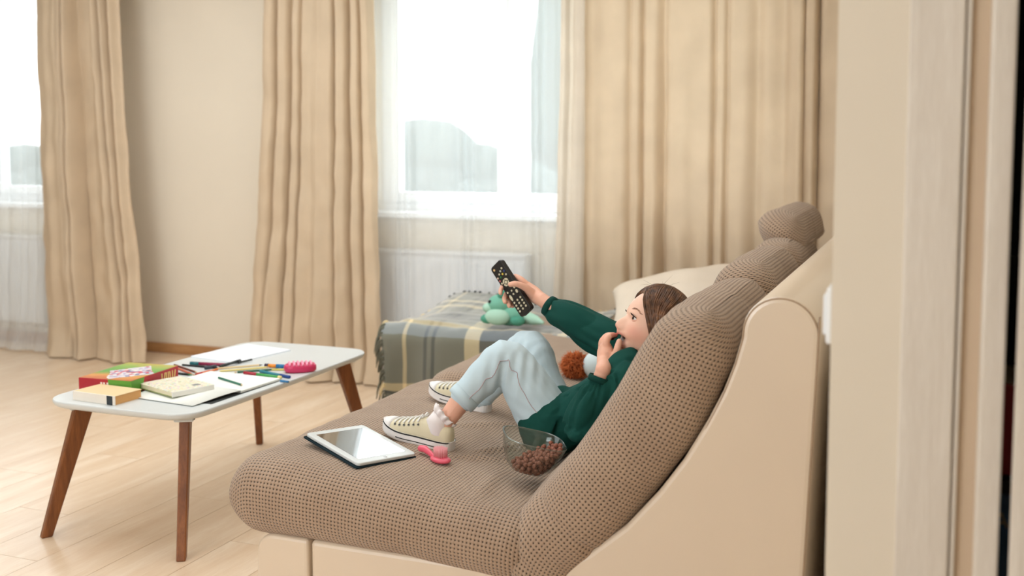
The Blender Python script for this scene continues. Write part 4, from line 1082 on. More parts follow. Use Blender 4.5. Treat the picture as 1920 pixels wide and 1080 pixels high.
# ================================================================== THE CHILD
girl = empty('person', (-0.95, 2.8, 0.43), 'child in green top and pale jeans reclining on the sofa with a remote', 'person')
def solid_blob(chains, balls=(), extra=None, voxel=0.003, smooth=6, fac=0.5):
    """one continuous skin grown over tapered limbs"""
    m = MB()
    for ch in chains:
        m.tube([c[0] for c in ch], [c[1] for c in ch], 20, round_ends=True)
    for c, r in balls: m.ball(c, r, 24, 16)
    if extra: 
        for v, f in extra: m.add(v, f)
    tmp = m.build('tmp', None, None, fix=True)
    r = tmp.modifiers.new('r', 'REMESH'); r.mode = 'VOXEL'; r.voxel_size = voxel; r.use_smooth_shade = True
    s = tmp.modifiers.new('s', 'SMOOTH'); s.iterations = smooth; s.factor = fac
    d = bpy.context.evaluated_depsgraph_get()
    me = bpy.data.meshes.new_from_object(tmp.evaluated_get(d))
    old = tmp.data; bpy.data.objects.remove(tmp); bpy.data.meshes.remove(old)
    me.polygons.foreach_set('use_smooth', [True] * len(me.polygons))
    return me
def smooth_chain(pts, n=14):
    c = catmull([(*p, r) for p, r in pts], n)
    return [(Vector(q[:3]), float(q[3])) for q in c]
V3 = Vector
# --- head frame
HC = V3((-0.6819, 2.7900, 0.7743))
yaw_h = math.radians(8); tip = math.radians(20)
fwh = V3((FW.x, FW.y, 0)).normalized()
f_h = (-RT * math.cos(yaw_h) - fwh * math.sin(yaw_h)).normalized()
HF = (f_h * math.cos(tip) + V3((0, 0, 1)) * math.sin(tip)).normalized()
HU = (V3((0, 0, 1)) * math.cos(tip) - f_h * math.sin(tip)).normalized()
HL = HU.cross(HF).normalized()
def hw(f, l, u): return HC + HF * f + HL * l + HU * u
def gz(x, s): return math.exp(-0.5 * (x / s) ** 2)
def head_r(f, l, u):
    a = 0.086 if f > 0 else 0.096
    b = 0.074; c = 0.106 if u > 0 else 0.104
    lj = abs(l)
    if u < 0: b *= 1 - 0.20 * min(1, -u) ** 1.5
    if u < 0 and f < 0: a *= 1 - 0.35 * (-u)
    r = 1 / math.sqrt((f / a) ** 2 + (l / b) ** 2 + (u / c) ** 2)
    if f > 0:
        r += 0.0045 * gz(u - 0.42, 0.22) * gz(l, 0.5)                      # forehead
        r += 0.0035 * gz(u - 0.14, 0.07) * gz(lj - 0.34, 0.2)               # brow
        r -= 0.0045 * gz(u - 0.02, 0.09) * gz(lj - 0.36, 0.13)              # eye hollow
        r -= 0.003 * gz(u - 0.06, 0.08) * gz(l, 0.12)                       # root of the nose
        r += 0.0165 * gz(u + 0.27, 0.085) * gz(l, 0.105)                     # nose tip
        r += 0.010 * gz(u + 0.13, 0.10) * gz(l, 0.085)                      # bridge
        r += 0.006 * gz(u + 0.32, 0.05) * gz(lj - 0.13, 0.06)               # nostril wings
        r += 0.013 * gz(u + 0.55, 0.20) * gz(l, 0.34)                      # muzzle
        r += 0.012 * gz(u + 0.82, 0.14) * gz(l, 0.34)                      # jaw
        r += 0.0065 * gz(u + 0.46, 0.05) * gz(l, 0.20)                      # upper lip
        r += 0.0065 * gz(u + 0.68, 0.05) * gz(l, 0.17)                      # lower lip
        r -= 0.026 * gz(u + 0.585, 0.045) * gz(l, 0.15)                     # open mouth
        r += 0.004 * gz(u + 0.84, 0.08) * gz(l, 0.2)                       # chin
        r += 0.0055 * gz(u + 0.38, 0.22) * gz(lj - 0.52, 0.2)               # cheeks
    return r
nu_, nv_ = 160, 120
hv = []; hf = []
for j in range(nv_ + 1):
    th = math.pi * j / nv_
    for i in range(nu_):
        ph = 2 * math.pi * i / nu_
        f, l, u = math.sin(th) * math.cos(ph), math.sin(th) * math.sin(ph), math.cos(th)
        r = head_r(f, l, u); hv.append(hw(f * r, l * r, u * r))
for j in range(nv_):
    for i in range(nu_):
        i2 = (i + 1) % nu_
        hf.append((j * nu_ + i, j * nu_ + i2, (j + 1) * nu_ + i2, (j + 1) * nu_ + i))
# --- joints
PEL = V3((-0.935, 2.80, 0.492)); CH = V3((-0.768, 2.80, 0.598)); NK = V3((-0.705, 2.797, 0.685))
HIPL, HIPR = V3((-0.965, 2.725, 0.497)), V3((-1.0, 2.862, 0.487))
KNL = at_y(952, 664, 2.70); ANL = at_y(868, 748, 2.63); HEL = at_y(836, 790, 2.60)
KNR = at_y(994, 645, 2.965); ANR = at_y(902, 745, 3.0)
SHL, SHR = V3((-0.735, 2.672, 0.655)), V3((-0.745, 2.915, 0.655))
ELL = at_y(1092, 806, 2.60); WRL = at_y(1131, 694, 2.63)
WRR = at_y(1016, 562, 2.975); ELR = SHR.lerp(WRR, 0.52) + V3((0, 0, -0.012))
# --- hands
dR = depth(Rc)
def hr(x, y, o): return at_d(x, y, dR + o)
MO = hw(0.072, 0.0, -0.058); dM = depth(MO)
def hl(x, y, o): return at_d(x, y, dM + o)
hand_r = [
    [(WRR, 0.021), (hr(1004, 556, -0.003), 0.021), (hr(991, 550, 0.006), 0.020), (hr(984, 545, 0.012), 0.015)],
    [(WRR, 0.019), (hr(1000, 547, 0.0), 0.019), (hr(987, 536, 0.012), 0.015)],
    [(hr(1001, 553, -0.016), 0.014), (hr(988, 541, -0.026), 0.0115), (hr(974, 534, -0.034), 0.0095), (hr(964, 532, -0.036), 0.0088), (hr(957, 533.5, -0.034), 0.0076)],     # thumb
    [(hr(990, 537, 0.008), 0.012), (hr(975, 523, 0.012), 0.0095), (hr(962, 519, 0.026), 0.0085), (hr(946, 532, 0.032), 0.0078), (hr(938.5, 545, 0.014), 0.0068), (hr(938.5, 550, 0.006), 0.0062)],
    [(hr(986, 545, 0.012), 0.012), (hr(968, 536, 0.034), 0.0095), (hr(952, 549, 0.038), 0.0085), (hr(946, 559, 0.02), 0.0075), (hr(947, 566, 0.006), 0.0068)],
    [(hr(988, 552, 0.012), 0.012), (hr(972, 549, 0.034), 0.009), (hr(958, 560, 0.036), 0.008), (hr(954, 568, 0.02), 0.0072), (hr(955, 574, 0.007), 0.0064)],
    [(hr(991, 558, 0.010), 0.011), (hr(978, 560, 0.028), 0.008), (hr(966, 569, 0.032), 0.0072), (hr(961, 574, 0.022), 0.0064)],
]
hand_l = [
    [(WRL, 0.021), (hl(1135, 680, -0.028), 0.0215), (hl(1138, 664, -0.02), 0.021), (hl(1136, 652, -0.012), 0.017)],
    [(WRL, 0.018), (hl(1133, 675, -0.016), 0.020), (hl(1132, 660, -0.004), 0.018)],
    [(hl(1146, 683, -0.036), 0.014), (hl(1153, 670, -0.040), 0.0118), (hl(1157, 656, -0.040), 0.0098), (hl(1159.5, 646, -0.036), 0.0088), (hl(1161, 640, -0.032), 0.0075)],   # thumb
    [(hl(1138, 652, -0.02), 0.0115), (hl(1137, 641, -0.022), 0.0095), (hl(1141, 632, -0.018), 0.0086), (hl(1148, 628, -0.012), 0.0076), (hl(1154, 629, -0.006), 0.0066)],
    [(hl(1134, 653, -0.006), 0.0115), (hl(1131, 641, -0.006), 0.0095), (hl(1136, 631, -0.004), 0.0086), (hl(1145, 628, 0.0), 0.0076), (hl(1152, 630, 0.003), 0.0066)],
    [(hl(1131, 656, 0.008), 0.0112), (hl(1128, 645, 0.010), 0.0092), (hl(1131, 636, 0.012), 0.0082), (hl(1141, 632, 0.014), 0.0072), (hl(1148, 634, 0.013), 0.0064)],
    [(hl(1131, 660, 0.020), 0.0105), (hl(1127, 652, 0.024), 0.0085), (hl(1130, 644, 0.026), 0.0075), (hl(1138, 640, 0.026), 0.0066)],
]
body_ch = [
    smooth_chain([(PEL, 0.06), (CH, 0.062), (NK, 0.045)], 8),
    smooth_chain([(NK, 0.036), (HC - HU * 0.075 - HF * 0.012, 0.034), (HC, 0.04)], 6),
    smooth_chain([(SHL, 0.034), (ELL, 0.026), (WRL, 0.019)], 12),
    smooth_chain([(SHR, 0.034), (ELR, 0.028), (WRR, 0.0205)], 12),
    [(NK - V3((0.03, 0, 0.03)), 0.05), (SHL, 0.036)], [(NK - V3((0.03, 0, 0.03)), 0.05), (SHR, 0.036)],
    smooth_chain([(HIPL, 0.05), (KNL - V3((0, 0, 0.015)), 0.030), (KNL.lerp(ANL, 0.4), 0.034), (ANL, 0.030), (HEL, 0.025)], 18),
    smooth_chain([(HIPR, 0.045), (KNR - V3((0, 0, 0.015)), 0.030), (KNR.lerp(ANR, 0.4), 0.034), (ANR, 0.026)], 16),
    [(PEL, 0.05), (HIPL, 0.05)], [(PEL, 0.05), (HIPR, 0.05)],
] + [smooth_chain(c, 14) if len(c) > 3 else c for c in hand_r + hand_l]
ear = []
body_me = solid_blob(body_ch, balls=[(hw(-0.008, 0.073, -0.008), 0.011), (hw(-0.008, -0.073, -0.008), 0.011)], extra=[(hv, hf)], voxel=0.0019, smooth=4, fac=0.4)
nvert = len(body_me.vertices)
co_ = np.empty(nvert * 3, dtype=np.float32); body_me.vertices.foreach_get('co', co_); co_ = co_.reshape(-1, 3)
rel = co_ - np.array(HC); hf_ = rel @ np.array(HF); hl_ = rel @ np.array(HL); hu_ = rel @ np.array(HU)
base = np.array(lin((238, 196, 172))[:3]); lip = np.array(lin((196, 98, 92))[:3]); cheek = np.array(lin((226, 150, 132))[:3]); dark = np.array(lin((40, 14, 12))[:3]); warm = np.array(lin((228, 160, 134))[:3])
tint = np.repeat(base[None], nvert, 0)
def blend(mask, c):
    global tint
    mask = np.clip(mask, 0, 1)[:, None]; tint = tint * (1 - mask) + c * mask
R_ = np.sqrt(hf_ ** 2 + hl_ ** 2 + hu_ ** 2) + 1e-6
isface = ((R_ < 0.13) & (hf_ > 0)).astype(float)
du = hu_ / R_; dl = hl_ / R_
G = lambda x, s: np.exp(-0.5 * (x / s) ** 2)
blend(isface * 0.55 * G(du + 0.38, 0.2) * G(np.abs(dl) - 0.55, 0.2), cheek)
blend(isface * 0.9 * np.maximum(G(du + 0.475, 0.035), G(du + 0.69, 0.04)) * (np.abs(dl) < 0.3) * G(dl, 0.17), lip)
blend(isface * 1.6 * G(du + 0.585, 0.05) * G(dl, 0.13), dark)
blend(isface * 0.35 * G(du + 0.3, 0.07) * G(dl, 0.1), cheek)
far = 1 - np.clip((0.14 - R_) / 0.02, 0, 1)
blend(far * 0.45, warm)
ca = body_me.color_attributes.new('tint', 'FLOAT_COLOR', 'POINT')
ca.data.foreach_set('color', np.c_[tint, np.ones(nvert)].astype(np.float32).ravel())
body = put('body', body_me, M['skin'], girl)
# --- eyes, brows, lashes
for s in (1, -1):
    ec = hw(0.0655, s * 0.0295, 0.004)
    er = 0.0135
    ey = MB().ball(ec, er, 24, 16).build('eye', M['eyewhite'], girl)
    look = (HF * 1.0 + HL * (s * 0.10) - HU * 0.05).normalized()
    a_, b_ = frame_along(look)
    pts = []; v = []; f = []
    for j, ang in enumerate(np.linspace(0.02, 0.50, 6)):
        for k in range(20):
            t_ = 2 * math.pi * k / 20; v.append(ec + (look * math.cos(ang) + (a_ * math.cos(t_) + b_ * math.sin(t_)) * math.sin(ang)) * (er + 0.0006))
    for j in range(5):
        for k in range(20): f.append((j * 20 + k, j * 20 + (k + 1) % 20, (j + 1) * 20 + (k + 1) % 20, (j + 1) * 20 + k))
    f.append(tuple(range(20)))
    put('iris', mesh('iris', v, f), M['iris'], ey)
    # lids: two skin shells over the ball, and the dark lash line
    lids = MB()
    def lid_pt(al, el, rr): return ec + (HF * math.cos(el) * math.cos(al) + HL * (s * math.cos(el) * math.sin(al)) + HU * math.sin(el)) * rr
    v = []; f = []; na = 24
    edge_u = []
    for j in range(7):
        for i in range(na + 1):
            al = -1.25 + 2.6 * i / na
            eu = 0.36 * math.cos((al - 0.05) * 1.05) - 0.03
            el = eu + (1.5 - eu) * j / 6; v.append(lid_pt(al, el, er + 0.0018))
            if j == 0: edge_u.append(lid_pt(al, el, er + 0.0022))
    for j in range(6):
        for i in range(na): f.append((j * (na + 1) + i, j * (na + 1) + i + 1, (j + 1) * (na + 1) + i + 1, (j + 1) * (na + 1) + i))
    b0 = len(v)
    for j in range(6):
        for i in range(na + 1):
            al = -1.25 + 2.6 * i / na; eb = -0.34 * math.cos(al * 1.1) - 0.05
            v.append(lid_pt(al, eb + (-1.4 - eb) * j / 5, er + 0.0016))
    for j in range(5):
        for i in range(na): f.append((b0 + j * (na + 1) + i, b0 + (j + 1) * (na + 1) + i, b0 + (j + 1) * (na + 1) + i + 1, b0 + j * (na + 1) + i + 1))
    lm = mesh('eyelid', v, f)
    ca = lm.color_attributes.new('tint', 'FLOAT_COLOR', 'POINT'); ca.data.foreach_set('color', np.tile(np.r_[base * 0.6 + cheek * 0.4, 1], (len(v), 1)).astype(np.float32).ravel())
    lo = put('eyelid', lm, M['skin'], ey)
    md = lo.modifiers.new('t', 'SOLIDIFY'); md.thickness = 0.0012
    lash = MB().tube(edge_u[3:-2], [0.0006] + [0.0012] * (len(edge_u) - 7) + [0.0008], 6)
    for q in range(5, len(edge_u) - 3):
        p = edge_u[q]; d = ((p - ec).normalized() + HF * 0.5 + HU * 0.25).normalized()
        lash.tube([p, p + d * 0.0045, p + d * 0.0075 + HU * 0.0025], [0.0006, 0.0005, 0.0002], 4)
    lash.build('eyelashes', M['lash'], ey)
    bw = MB(); rnd = random.Random(8)
    for k in range(70):
        q = rnd.random(); l = s * (0.017 + 0.030 * q); u = 0.0235 + 0.0035 * math.sin(math.pi * min(1, q * 1.1)) - 0.0035 * q * q + rnd.uniform(-0.0022, 0.0022) * (1 - 0.6 * q)
        dd = V3((math.sqrt(max(0, 1 - 0)), 0, 0))
        f0 = 0.09
        vec = V3((0.078 * math.cos(l / 0.078), l, u)); vn = vec.normalized(); rr = head_r(*vn) + 0.0006
        p0 = hw(*(vn * rr)); vec2 = V3((0.078 * math.cos((l + s * 0.006) / 0.078), l + s * 0.006, u + 0.0012)); vn2 = vec2.normalized(); p1 = hw(*(vn2 * (head_r(*vn2) + 0.001)))
        bw.tube([p0, p1], [0.00022, 0.0001], 4)
    bw.build('eyebrow', M['brow'], girl, fix=False)
# --- hair: cap plus strands combed from the parting over the temple
def hdir(az, el): return V3((math.cos(el) * math.cos(az), math.cos(el) * math.sin(az), math.sin(el)))
def hair_front(az):
    """lowest elevation of the hair for an azimuth from the face (radians)"""
    a = abs(az)
    return float(np.interp(a, [0, 0.35, 0.6, 0.82, 1.05, 1.28, 1.5, 3.2], [0.84, 0.80, 0.66, 0.38, 0.0, -0.45, -0.85, -1.1]))
v = []; f = []; na, nb_ = 140, 40
for j in range(nb_ + 1):
    for i in range(na):
        az = -math.pi + 2 * math.pi * i / na; e0 = hair_front(az)
        el = e0 + (math.pi / 2 - e0) * j / nb_
        d = hdir(az, el); t_ = min(1, j / 7)
        r = head_r(*d) + 0.0008 + 0.0095 * math.sqrt(t_) + 0.0022 * math.sin(az * 46 + 2.2 * math.sin(el * 5)) * t_ * (1 - (j / nb_) ** 3)
        v.append(hw(*(d * r)))
for j in range(nb_):
    for i in range(na):
        i2 = (i + 1) % na; f.append((j * na + i, j * na + i2, (j + 1) * na + i2, (j + 1) * na + i))
hair = put('hair', mesh('hair', v, f), M['hair'], girl); fix_normals(hair.data)
st = MB(); rnd = random.Random(12)
for k in range(950):
    s = 1 if k % 5 else -1
    q = rnd.random() ** 0.8
    a0 = hdir(s * 0.10 * (1 - q), 0.93 + 1.5 * q) if q < 0.42 else hdir(math.pi - s * 0.1, math.pi - (0.93 + 1.5 * q))
    side = hdir(s * (0.60 + 1.3 * q + rnd.uniform(-0.05, 0.05)), 0.56 - 0.25 * q)
    low = hdir(s * (1.18 + 1.1 * q + rnd.uniform(-0.05, 0.05)), -0.30 - 0.3 * q)
    end = hdir(s * (1.45 + 1.0 * q + rnd.uniform(-0.1, 0.1)), -0.98)
    pts = []; rad = []
    ctrl = catmull([tuple(a0), tuple((a0 + side).normalized() * 1.0), tuple(side), tuple(low), tuple(end)], 15)
    lift = rnd.uniform(0.006, 0.0135)
    w1, w2 = rnd.uniform(-1, 1) * 0.0015, rnd.uniform(0, 6)
    for i, c in enumerate(ctrl):
        d = V3(c).normalized(); r = head_r(*d) + lift * (0.75 + 0.25 * math.sin(i * 0.5)) + w1 * math.sin(i * 0.9 + w2)
        if i > 11: r += 0.003 * (i - 11)
        pts.append(hw(*(d * r))); rad.append(0.0017 if 1 < i < 12 else 0.0009)
    st.tube(pts, rad, 4)
for k in range(14):   # fly-away hairs on the crown
    d0 = hdir(rnd.uniform(-2.6, 2.6), rnd.uniform(0.9, 1.5)); r0 = head_r(*d0) + 0.009
    p0 = hw(*(d0 * r0)); t_ = V3((rnd.gauss(0, 1), rnd.gauss(0, 1), rnd.gauss(0, 0.4))).normalized(); n_ = (p0 - HC).normalized()
    st.tube([p0, p0 + t_ * 0.016 + n_ * 0.004, p0 + t_ * 0.035 + n_ * rnd.uniform(0.0, 0.008)], [0.0004, 0.0003, 0.0001], 3)
so_ = st.build('hair_strands', M['hair'], hair, fix=False); so_['kind'] = 'stuff'
# --- clothes
def rough_up(me, fn):
    nr = [v.normal.copy() for v in me.vertices]
    for v, n_ in zip(me.vertices, nr): v.co += n_ * fn(v.co, n_)
    me.update()
def seg_t(p, a, b):
    ab = b - a; return max(0, min(1, (p - a).dot(ab) / ab.length_squared))
CUFR = at_y(1036, 578, 2.975); CUFL = at_y(1119, 722, 2.618)
HEM = V3((-0.955, 2.80, 0.495))
sw_ch = [
    smooth_chain([(HEM, 0.09), (PEL, 0.080), (CH, 0.072), (NK - V3((0.02, 0, 0.02)), 0.062)], 12),
    smooth_chain([(HEM + V3((0.0, 0.07, -0.008)), 0.080), (PEL + V3((0, 0.06, 0)), 0.076), (CH + V3((0, 0.05, 0)), 0.068)], 10),
    smooth_chain([(HEM + V3((0.0, -0.08, 0.0)), 0.093), (PEL + V3((0.0, -0.075, 0)), 0.078), (CH + V3((0, -0.055, 0)), 0.070)], 10),
    smooth_chain([(NK - V3((0.03, 0, 0.02)), 0.06), (SHL, 0.054), (SHL.lerp(ELL, 0.5), 0.055), (ELL, 0.052), (ELL.lerp(CUFL, 0.55), 0.046), (CUFL - (CUFL - ELL).normalized() * 0.012, 0.034), (CUFL, 0.024)], 22),
    smooth_chain([(NK - V3((0.03, 0, 0.02)), 0.06), (SHR, 0.058), (SHR.lerp(CUFR, 0.3), 0.060), (SHR.lerp(CUFR, 0.62), 0.056), (SHR.lerp(CUFR, 0.88), 0.042), (CUFR, 0.031)], 22),
    [(NK - V3((0.02, 0, 0.02)), 0.06), (NK + V3((0.0, 0, 0.012)), 0.052)],
]
sw_me = solid_blob(sw_ch, voxel=0.0042, smooth=8)
def sweater_fold(p, n_):
    best = 0
    for a, b, kk in ((SHR, CUFR, 1), (SHL, ELL, 2), (ELL, CUFL, 3), (PEL, CH, 4)):
        ab = (b - a); t_ = (p - a).dot(ab) / ab.length_squared; q = a + ab * max(0, min(1, t_)); d = (p - q).length
        w = max(0, 1 - d / 0.12)
        if w > best: best, ax, key, tt = w, ab.normalized(), kk, t_
    if best == 0: ax, key, tt = V3((1, 0, 0)), 0, 0
    # folds run along the limb
    al = p.dot(ax); pp = p - ax * al * 0.62
    d = (0.020 if key == 1 else 0.028) * (abs(nz(pp + V3((key * 3, 0, 0)), 17)) - 0.2) + 0.006 * nz(pp + V3((0, key, 0)), 38)
    hq = min((p - HEM - V3((0, w_, 0))).length for w_ in (-0.08, 0, 0.075))
    d *= max(0.1, min(1, (hq - 0.07) / 0.08))
    if key == 3 and tt > 0.55: d += 0.002 * math.sin(math.atan2((p - ELL).dot(frame_along(ax)[0]), (p - ELL).dot(frame_along(ax)[1])) * 16) * (tt - 0.55) / 0.45
    return d
rough_up(sw_me, sweater_fold)
sweater = put('sweater', sw_me, M['sweater'], girl)
def cuff(c, d, r, w, name, mat, parent, wave=0.0, nw=14, seg=44, flare=0.0):
    d = d.normalized(); a, b = frame_along(d); v = []; f = []; rows = [(-w / 2, r), (-w / 2, r + 0.003), (0, r + 0.0045 + flare * .5), (w / 2, r + 0.003 + flare), (w / 2, r + flare), (0, r)]
    for s_, rr in rows:
        for k in range(seg):
            t_ = 2 * math.pi * k / seg; q = rr + wave * math.sin(nw * t_) * (0.5 + (s_ + w / 2) / w)
            v.append(c + d * (s_ + wave * 0.6 * math.cos(nw * t_) * (s_ > 0)) + (a * math.cos(t_) + b * math.sin(t_)) * q)
    for j in range(len(rows)):
        for k in range(seg): f.append((j * seg + k, j * seg + (k + 1) % seg, ((j + 1) % len(rows)) * seg + (k + 1) % seg, ((j + 1) % len(rows)) * seg + k))
    me = mesh(name, v, f); fix_normals(me); return put(name, me, mat, parent)
cuff(CUFL + (WRL - ELL).normalized() * 0.016, WRL - ELL, 0.0245, 0.016, 'sleeve_cuff', M['sweater_rib'], sweater)
cuff(CUFR + (WRR - ELR).normalized() * 0.008, WRR - ELR, 0.0285, 0.020, 'sleeve_cuff', M['sweater_rib'], sweater)
cuff(NK + V3((0.0, 0, 0.05)), HC - NK, 0.045, 0.02, 'collar', M['sweater_rib'], sweater)
cuff(SHR.lerp(CUFR, 0.10), CUFR - SHR, 0.062, 0.02, 'shoulder_ruffle', M['sweater'], sweater, wave=0.004, nw=11, flare=0.012)
# jeans
CFL, CFR = at_y(872, 743, 2.635), at_y(903, 738, 3.0)
jn_ch = [
    smooth_chain([(HIPL, 0.078), (HIPL.lerp(KNL, 0.45), 0.071), (KNL - V3((0, 0, 0.012)), 0.053), (KNL.lerp(CFL, 0.35), 0.052), (CFL, 0.041)], 26),
    smooth_chain([(HIPR, 0.070), (HIPR.lerp(KNR, 0.45), 0.059), (KNR - V3((0, 0, 0.012)), 0.056), (KNR.lerp(CFR, 0.4), 0.052), (CFR, 0.042)], 26),
    [(HIPL, 0.076), (HIPR, 0.076)], [(PEL + V3((0.02, -0.05, -0.005)), 0.07), (PEL + V3((0.02, 0.05, -0.005)), 0.07)],
]
jn_me = solid_blob(jn_ch, voxel=0.0038, smooth=7)
def jean_fold(p, n_):
    d = 0.0018 * nz(p, 22)
    for kn, hip, ank, sgn in ((KNL, HIPL, CFL, 1), (KNR, HIPR, CFR, 1)):
        q = (p - kn)
        w = math.exp(-(q.length / 0.085) ** 2)
        inner = ((hip + ank) / 2 - kn).normalized()
        d += 0.006 * w * max(0, q.normalized().dot(inner) + 0.35) * math.sin(q.dot(((hip - kn).normalized() - (ank - kn).normalized()).normalized()) * 190 + 1)
        w2 = math.exp(-((p - hip).length / 0.12) ** 2)
        d += 0.0015 * w2 * math.sin((p.x * 0.7 + p.z) * 130 + 3 * nz(p, 9))
    return d
rough_up(jn_me, jean_fold)
jeans = put('jeans', jn_me, M['jeans'], girl)
JB = BVHTree.FromPolygons([v.co for v in jn_me.vertices], [tuple(p.vertices) for p in jn_me.polygons])
def seam(path, name, r=0.0011):
    q = catmull([tuple(p) for p in path], 60); pts = []
    for p in q:
        h = JB.find_nearest(V3(p)); pts.append(h[0] + h[1] * 0.0004)
    MB().tube(pts, r, 6).build(name, M['seam'], jeans)
nrm = -V3((FW.x, FW.y, 0.25)).normalized() * 0.08
seam([HIPL.lerp(KNL, 0.05) + nrm + V3((0.03, 0, 0)), HIPL.lerp(KNL, 0.5) + nrm, KNL + nrm + V3((0, 0, 0.02))], 'side_seam')
seam([KNL + nrm + V3((-0.005, 0, 0.022)), KNL.lerp(CFL, 0.5) + nrm + V3((0, 0, 0.008)), KNL.lerp(CFL, 0.93) + nrm], 'side_seam')
cuff(CFL + (CFL - KNL).normalized() * 0.004, CFL - KNL, 0.0395, 0.03, 'turn_up', M['jeans'], jeans)
cuff(CFR + (CFR - KNR).normalized() * 0.004, CFR - KNR, 0.0405, 0.03, 'turn_up', M['jeans'], jeans)
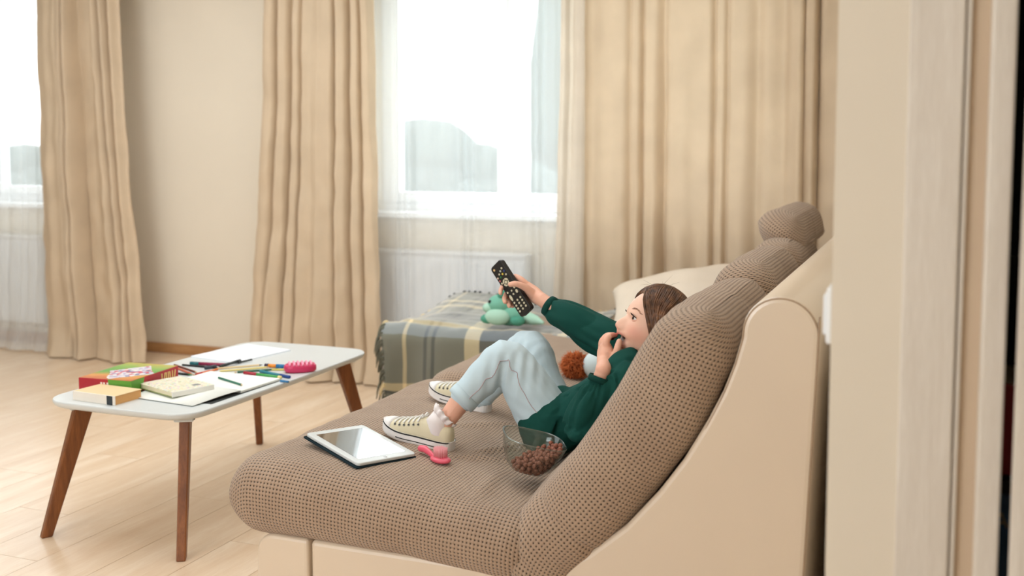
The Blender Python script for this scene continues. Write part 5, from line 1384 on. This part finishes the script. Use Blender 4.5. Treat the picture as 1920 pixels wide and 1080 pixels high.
# --- shoes and socks
def sneaker(heel, toe, ankle, roll=0.0):
    L = 0.222
    X = (toe - heel).normalized(); Y = V3((0, 0, 1)).cross(X).normalized(); Z = X.cross(Y)
    R = Matrix.Translation(heel) @ Matrix(((X.x, Y.x, Z.x, 0), (X.y, Y.y, Z.y, 0), (X.z, Y.z, Z.z, 0), (0, 0, 0, 1))) @ Matrix.Rotation(roll, 4, 'X')
    ss = [0, .004, .015, .035, .07, .12, .2, .3, .42, .55, .66, .76, .84, .9, .945, .975, .992, 1.0]
    wfun = lambda s: float(np.interp(s, [0, .004, .015, .035, .07, .15, .3, .45, .6, .74, .84, .9, .945, .975, .992, 1], [.006, .011, .017, .0225, .0265, .030, .030, .0305, .034, .0365, .0345, .030, .0235, .0165, .0095, .004]))
    spring = lambda s: 0.020 * max(0, (s - .6) / .4) ** 2
    up_h = lambda s: float(np.interp(s, [0, .03, .1, .2, .3, .4, .55, .7, .82, .9, .96, 1], [.034, .044, .048, .044, .050, .056, .046, .034, .024, .019, .012, .004]))
    def loft(secs, closed=True):
        v = []; f = []; n = len(secs[0])
        for sct in secs: v += sct
        for j in range(len(secs) - 1):
            for k in range(n if closed else n - 1): f.append((j * n + k, j * n + (k + 1) % n, (j + 1) * n + (k + 1) % n, (j + 1) * n + k))
        if closed: f += [tuple(range(n - 1, -1, -1)), tuple((len(secs) - 1) * n + k for k in range(n))]
        return v, f
    up_secs = []
    for s in ss:
        w = wfun(s) * 0.965; h = up_h(s); z0 = 0.020 + spring(s)
        up_secs.append([R @ V3((s * L * .985 + .0015, w * math.copysign(abs(math.cos(a)) ** .62, math.cos(a)), z0 + h * math.sin(a) ** .8)) for a in np.linspace(0, math.pi, 19)])
    v, f = loft(up_secs); me = mesh('sneaker', v, f); fix_normals(me)
    sh = put('sneaker', me, M['canvas'], girl)
    secs = []
    for s in ss:
        w = wfun(s) + 0.002; z = spring(s)
        secs.append([R @ V3((s * (L + .003) - .0015, w * a, z + b)) for a, b in ((-.93, 0), (-1, .003), (-1, .013), (-1.0, .025), (-.94, .0265), (.94, .0265), (1.0, .025), (1, .013), (1, .003), (.93, 0))])
    v, f = loft(secs); m = MB().add(v, f); o = m.build('sole', M['rubber'], sh)
    def band(z0, z1, s0, s1, name, off, mat=M['black_soft'], sides=(1, -1)):
        out = MB()
        for sd in sides:
            q = [s for s in np.linspace(s0, s1, 40)]
            sec = []
            for s in q:
                w = wfun(s) + 0.002 + off; z = spring(s); x = s * (L + .003) - .0015
                sec.append([R @ V3((x, sd * (w - 0.003), z + z0)), R @ V3((x, sd * w, z + z0)), R @ V3((x, sd * w, z + z1)), R @ V3((x, sd * (w - 0.003), z + z1))])
            v, f = loft(sec); out.add(v, f)
        out.build(name, mat, o)
    band(0.0235, 0.0265, 0.012, 0.985, 'black_stripe', 0.0007)
    band(0.0095, 0.0118, 0.17, 0.72, 'side_stripe', 0.0006)
    cap = []
    for s in [q for q in ss if q >= .84]:
        w = wfun(s) * 0.985; h = up_h(s) + 0.0016; z0 = 0.020 + spring(s)
        cap.append([R @ V3((s * L * .99 + .001, w * math.copysign(abs(math.cos(a)) ** .62, math.cos(a)), z0 + h * math.sin(a) ** .8)) for a in np.linspace(0, math.pi, 19)])
    v, f = loft(cap); MB().add(v, f, True).build('toe_cap', M['rubber'], sh)
    for s in np.linspace(0.45, 0.78, 6):
        w = wfun(s) * 0.965; h = up_h(s); z0 = 0.020 + spring(s)
        P = lambda a, e=0.001, ds=0.0: R @ V3(((s + ds) * L * .985, (w + e) * math.copysign(abs(math.cos(a)) ** .62, math.cos(a)), z0 + (h + e) * math.sin(a) ** .8))
        MB().tube([P(a, 0.0022, 0.03 * math.sin(a * 1.0) * 0.5) for a in np.linspace(0.95, math.pi - 0.95, 9)], 0.0026, 8, round_ends=True).build('lace', M['lace'], sh)
        for a in (0.72, math.pi - 0.72):
            c = P(a, 0.0004); n_ = (P(a, 0.004) - P(a, 0)).normalized()
            e_ = MB().tube([c - n_ * 0.001, c + n_ * 0.0011], 0.0036, 12).build('eyelet', M['eyelet'], sh)
            MB().tube([c, c + n_ * 0.0014], 0.0019, 10).build('eyelet_hole', M['dark_dot'], e_)
    bw_ = R @ V3((0.43 * L, 0, 0.020 + up_h(.43) + 0.003))
    for sd in (-1, 1):
        MB().tube([bw_, bw_ + Y * sd * 0.012 + Z * 0.007, bw_ + Y * sd * 0.022 + Z * 0.001, bw_ + Y * sd * 0.012 - Z * 0.002, bw_], 0.0022, 8).build('lace_bow', M['lace'], sh)
    # sock from the shoe to above the ankle
    base_ = R @ V3((0.20 * L, 0, 0.045)); mid = R @ V3((0.24 * L, 0, 0.068)); d = (ankle - mid).normalized()
    topp = mid + d * 0.024
    so = MB().tube([R @ V3((0.28 * L, 0, 0.035)), base_, mid, topp], [0.022, 0.0305, 0.032, 0.031], 28).build('sock', M['sock'], girl)
    cuff(topp, d, 0.029, 0.018, 'sock_frill', M['sock'], so, wave=0.0028, nw=11, seg=88, flare=0.007)
    return sh, mid
zh = seat_z(-1.19, 2.59); heelL = V3((-1.195, 2.588, zh - 0.001)); toeL = at_y(702, 800, 2.615)
zt = seat_z(toeL.x, toeL.y)
toeL = heelL + (V3((toeL.x, toeL.y, zt + 0.004)) - heelL).normalized() * 0.222
sneaker(heelL, toeL, ANL)
hx = at_z(917, 778, 0.43); zr = seat_z(hx.x, hx.y)
heelR = V3((hx.x, hx.y, zr)); tr = at_y(806, 758, 3.03); toeR = heelR + (V3((tr.x, tr.y, seat_z(tr.x, tr.y) + 0.006)) - heelR).normalized() * 0.222
sneaker(heelR, toeR, ANR)
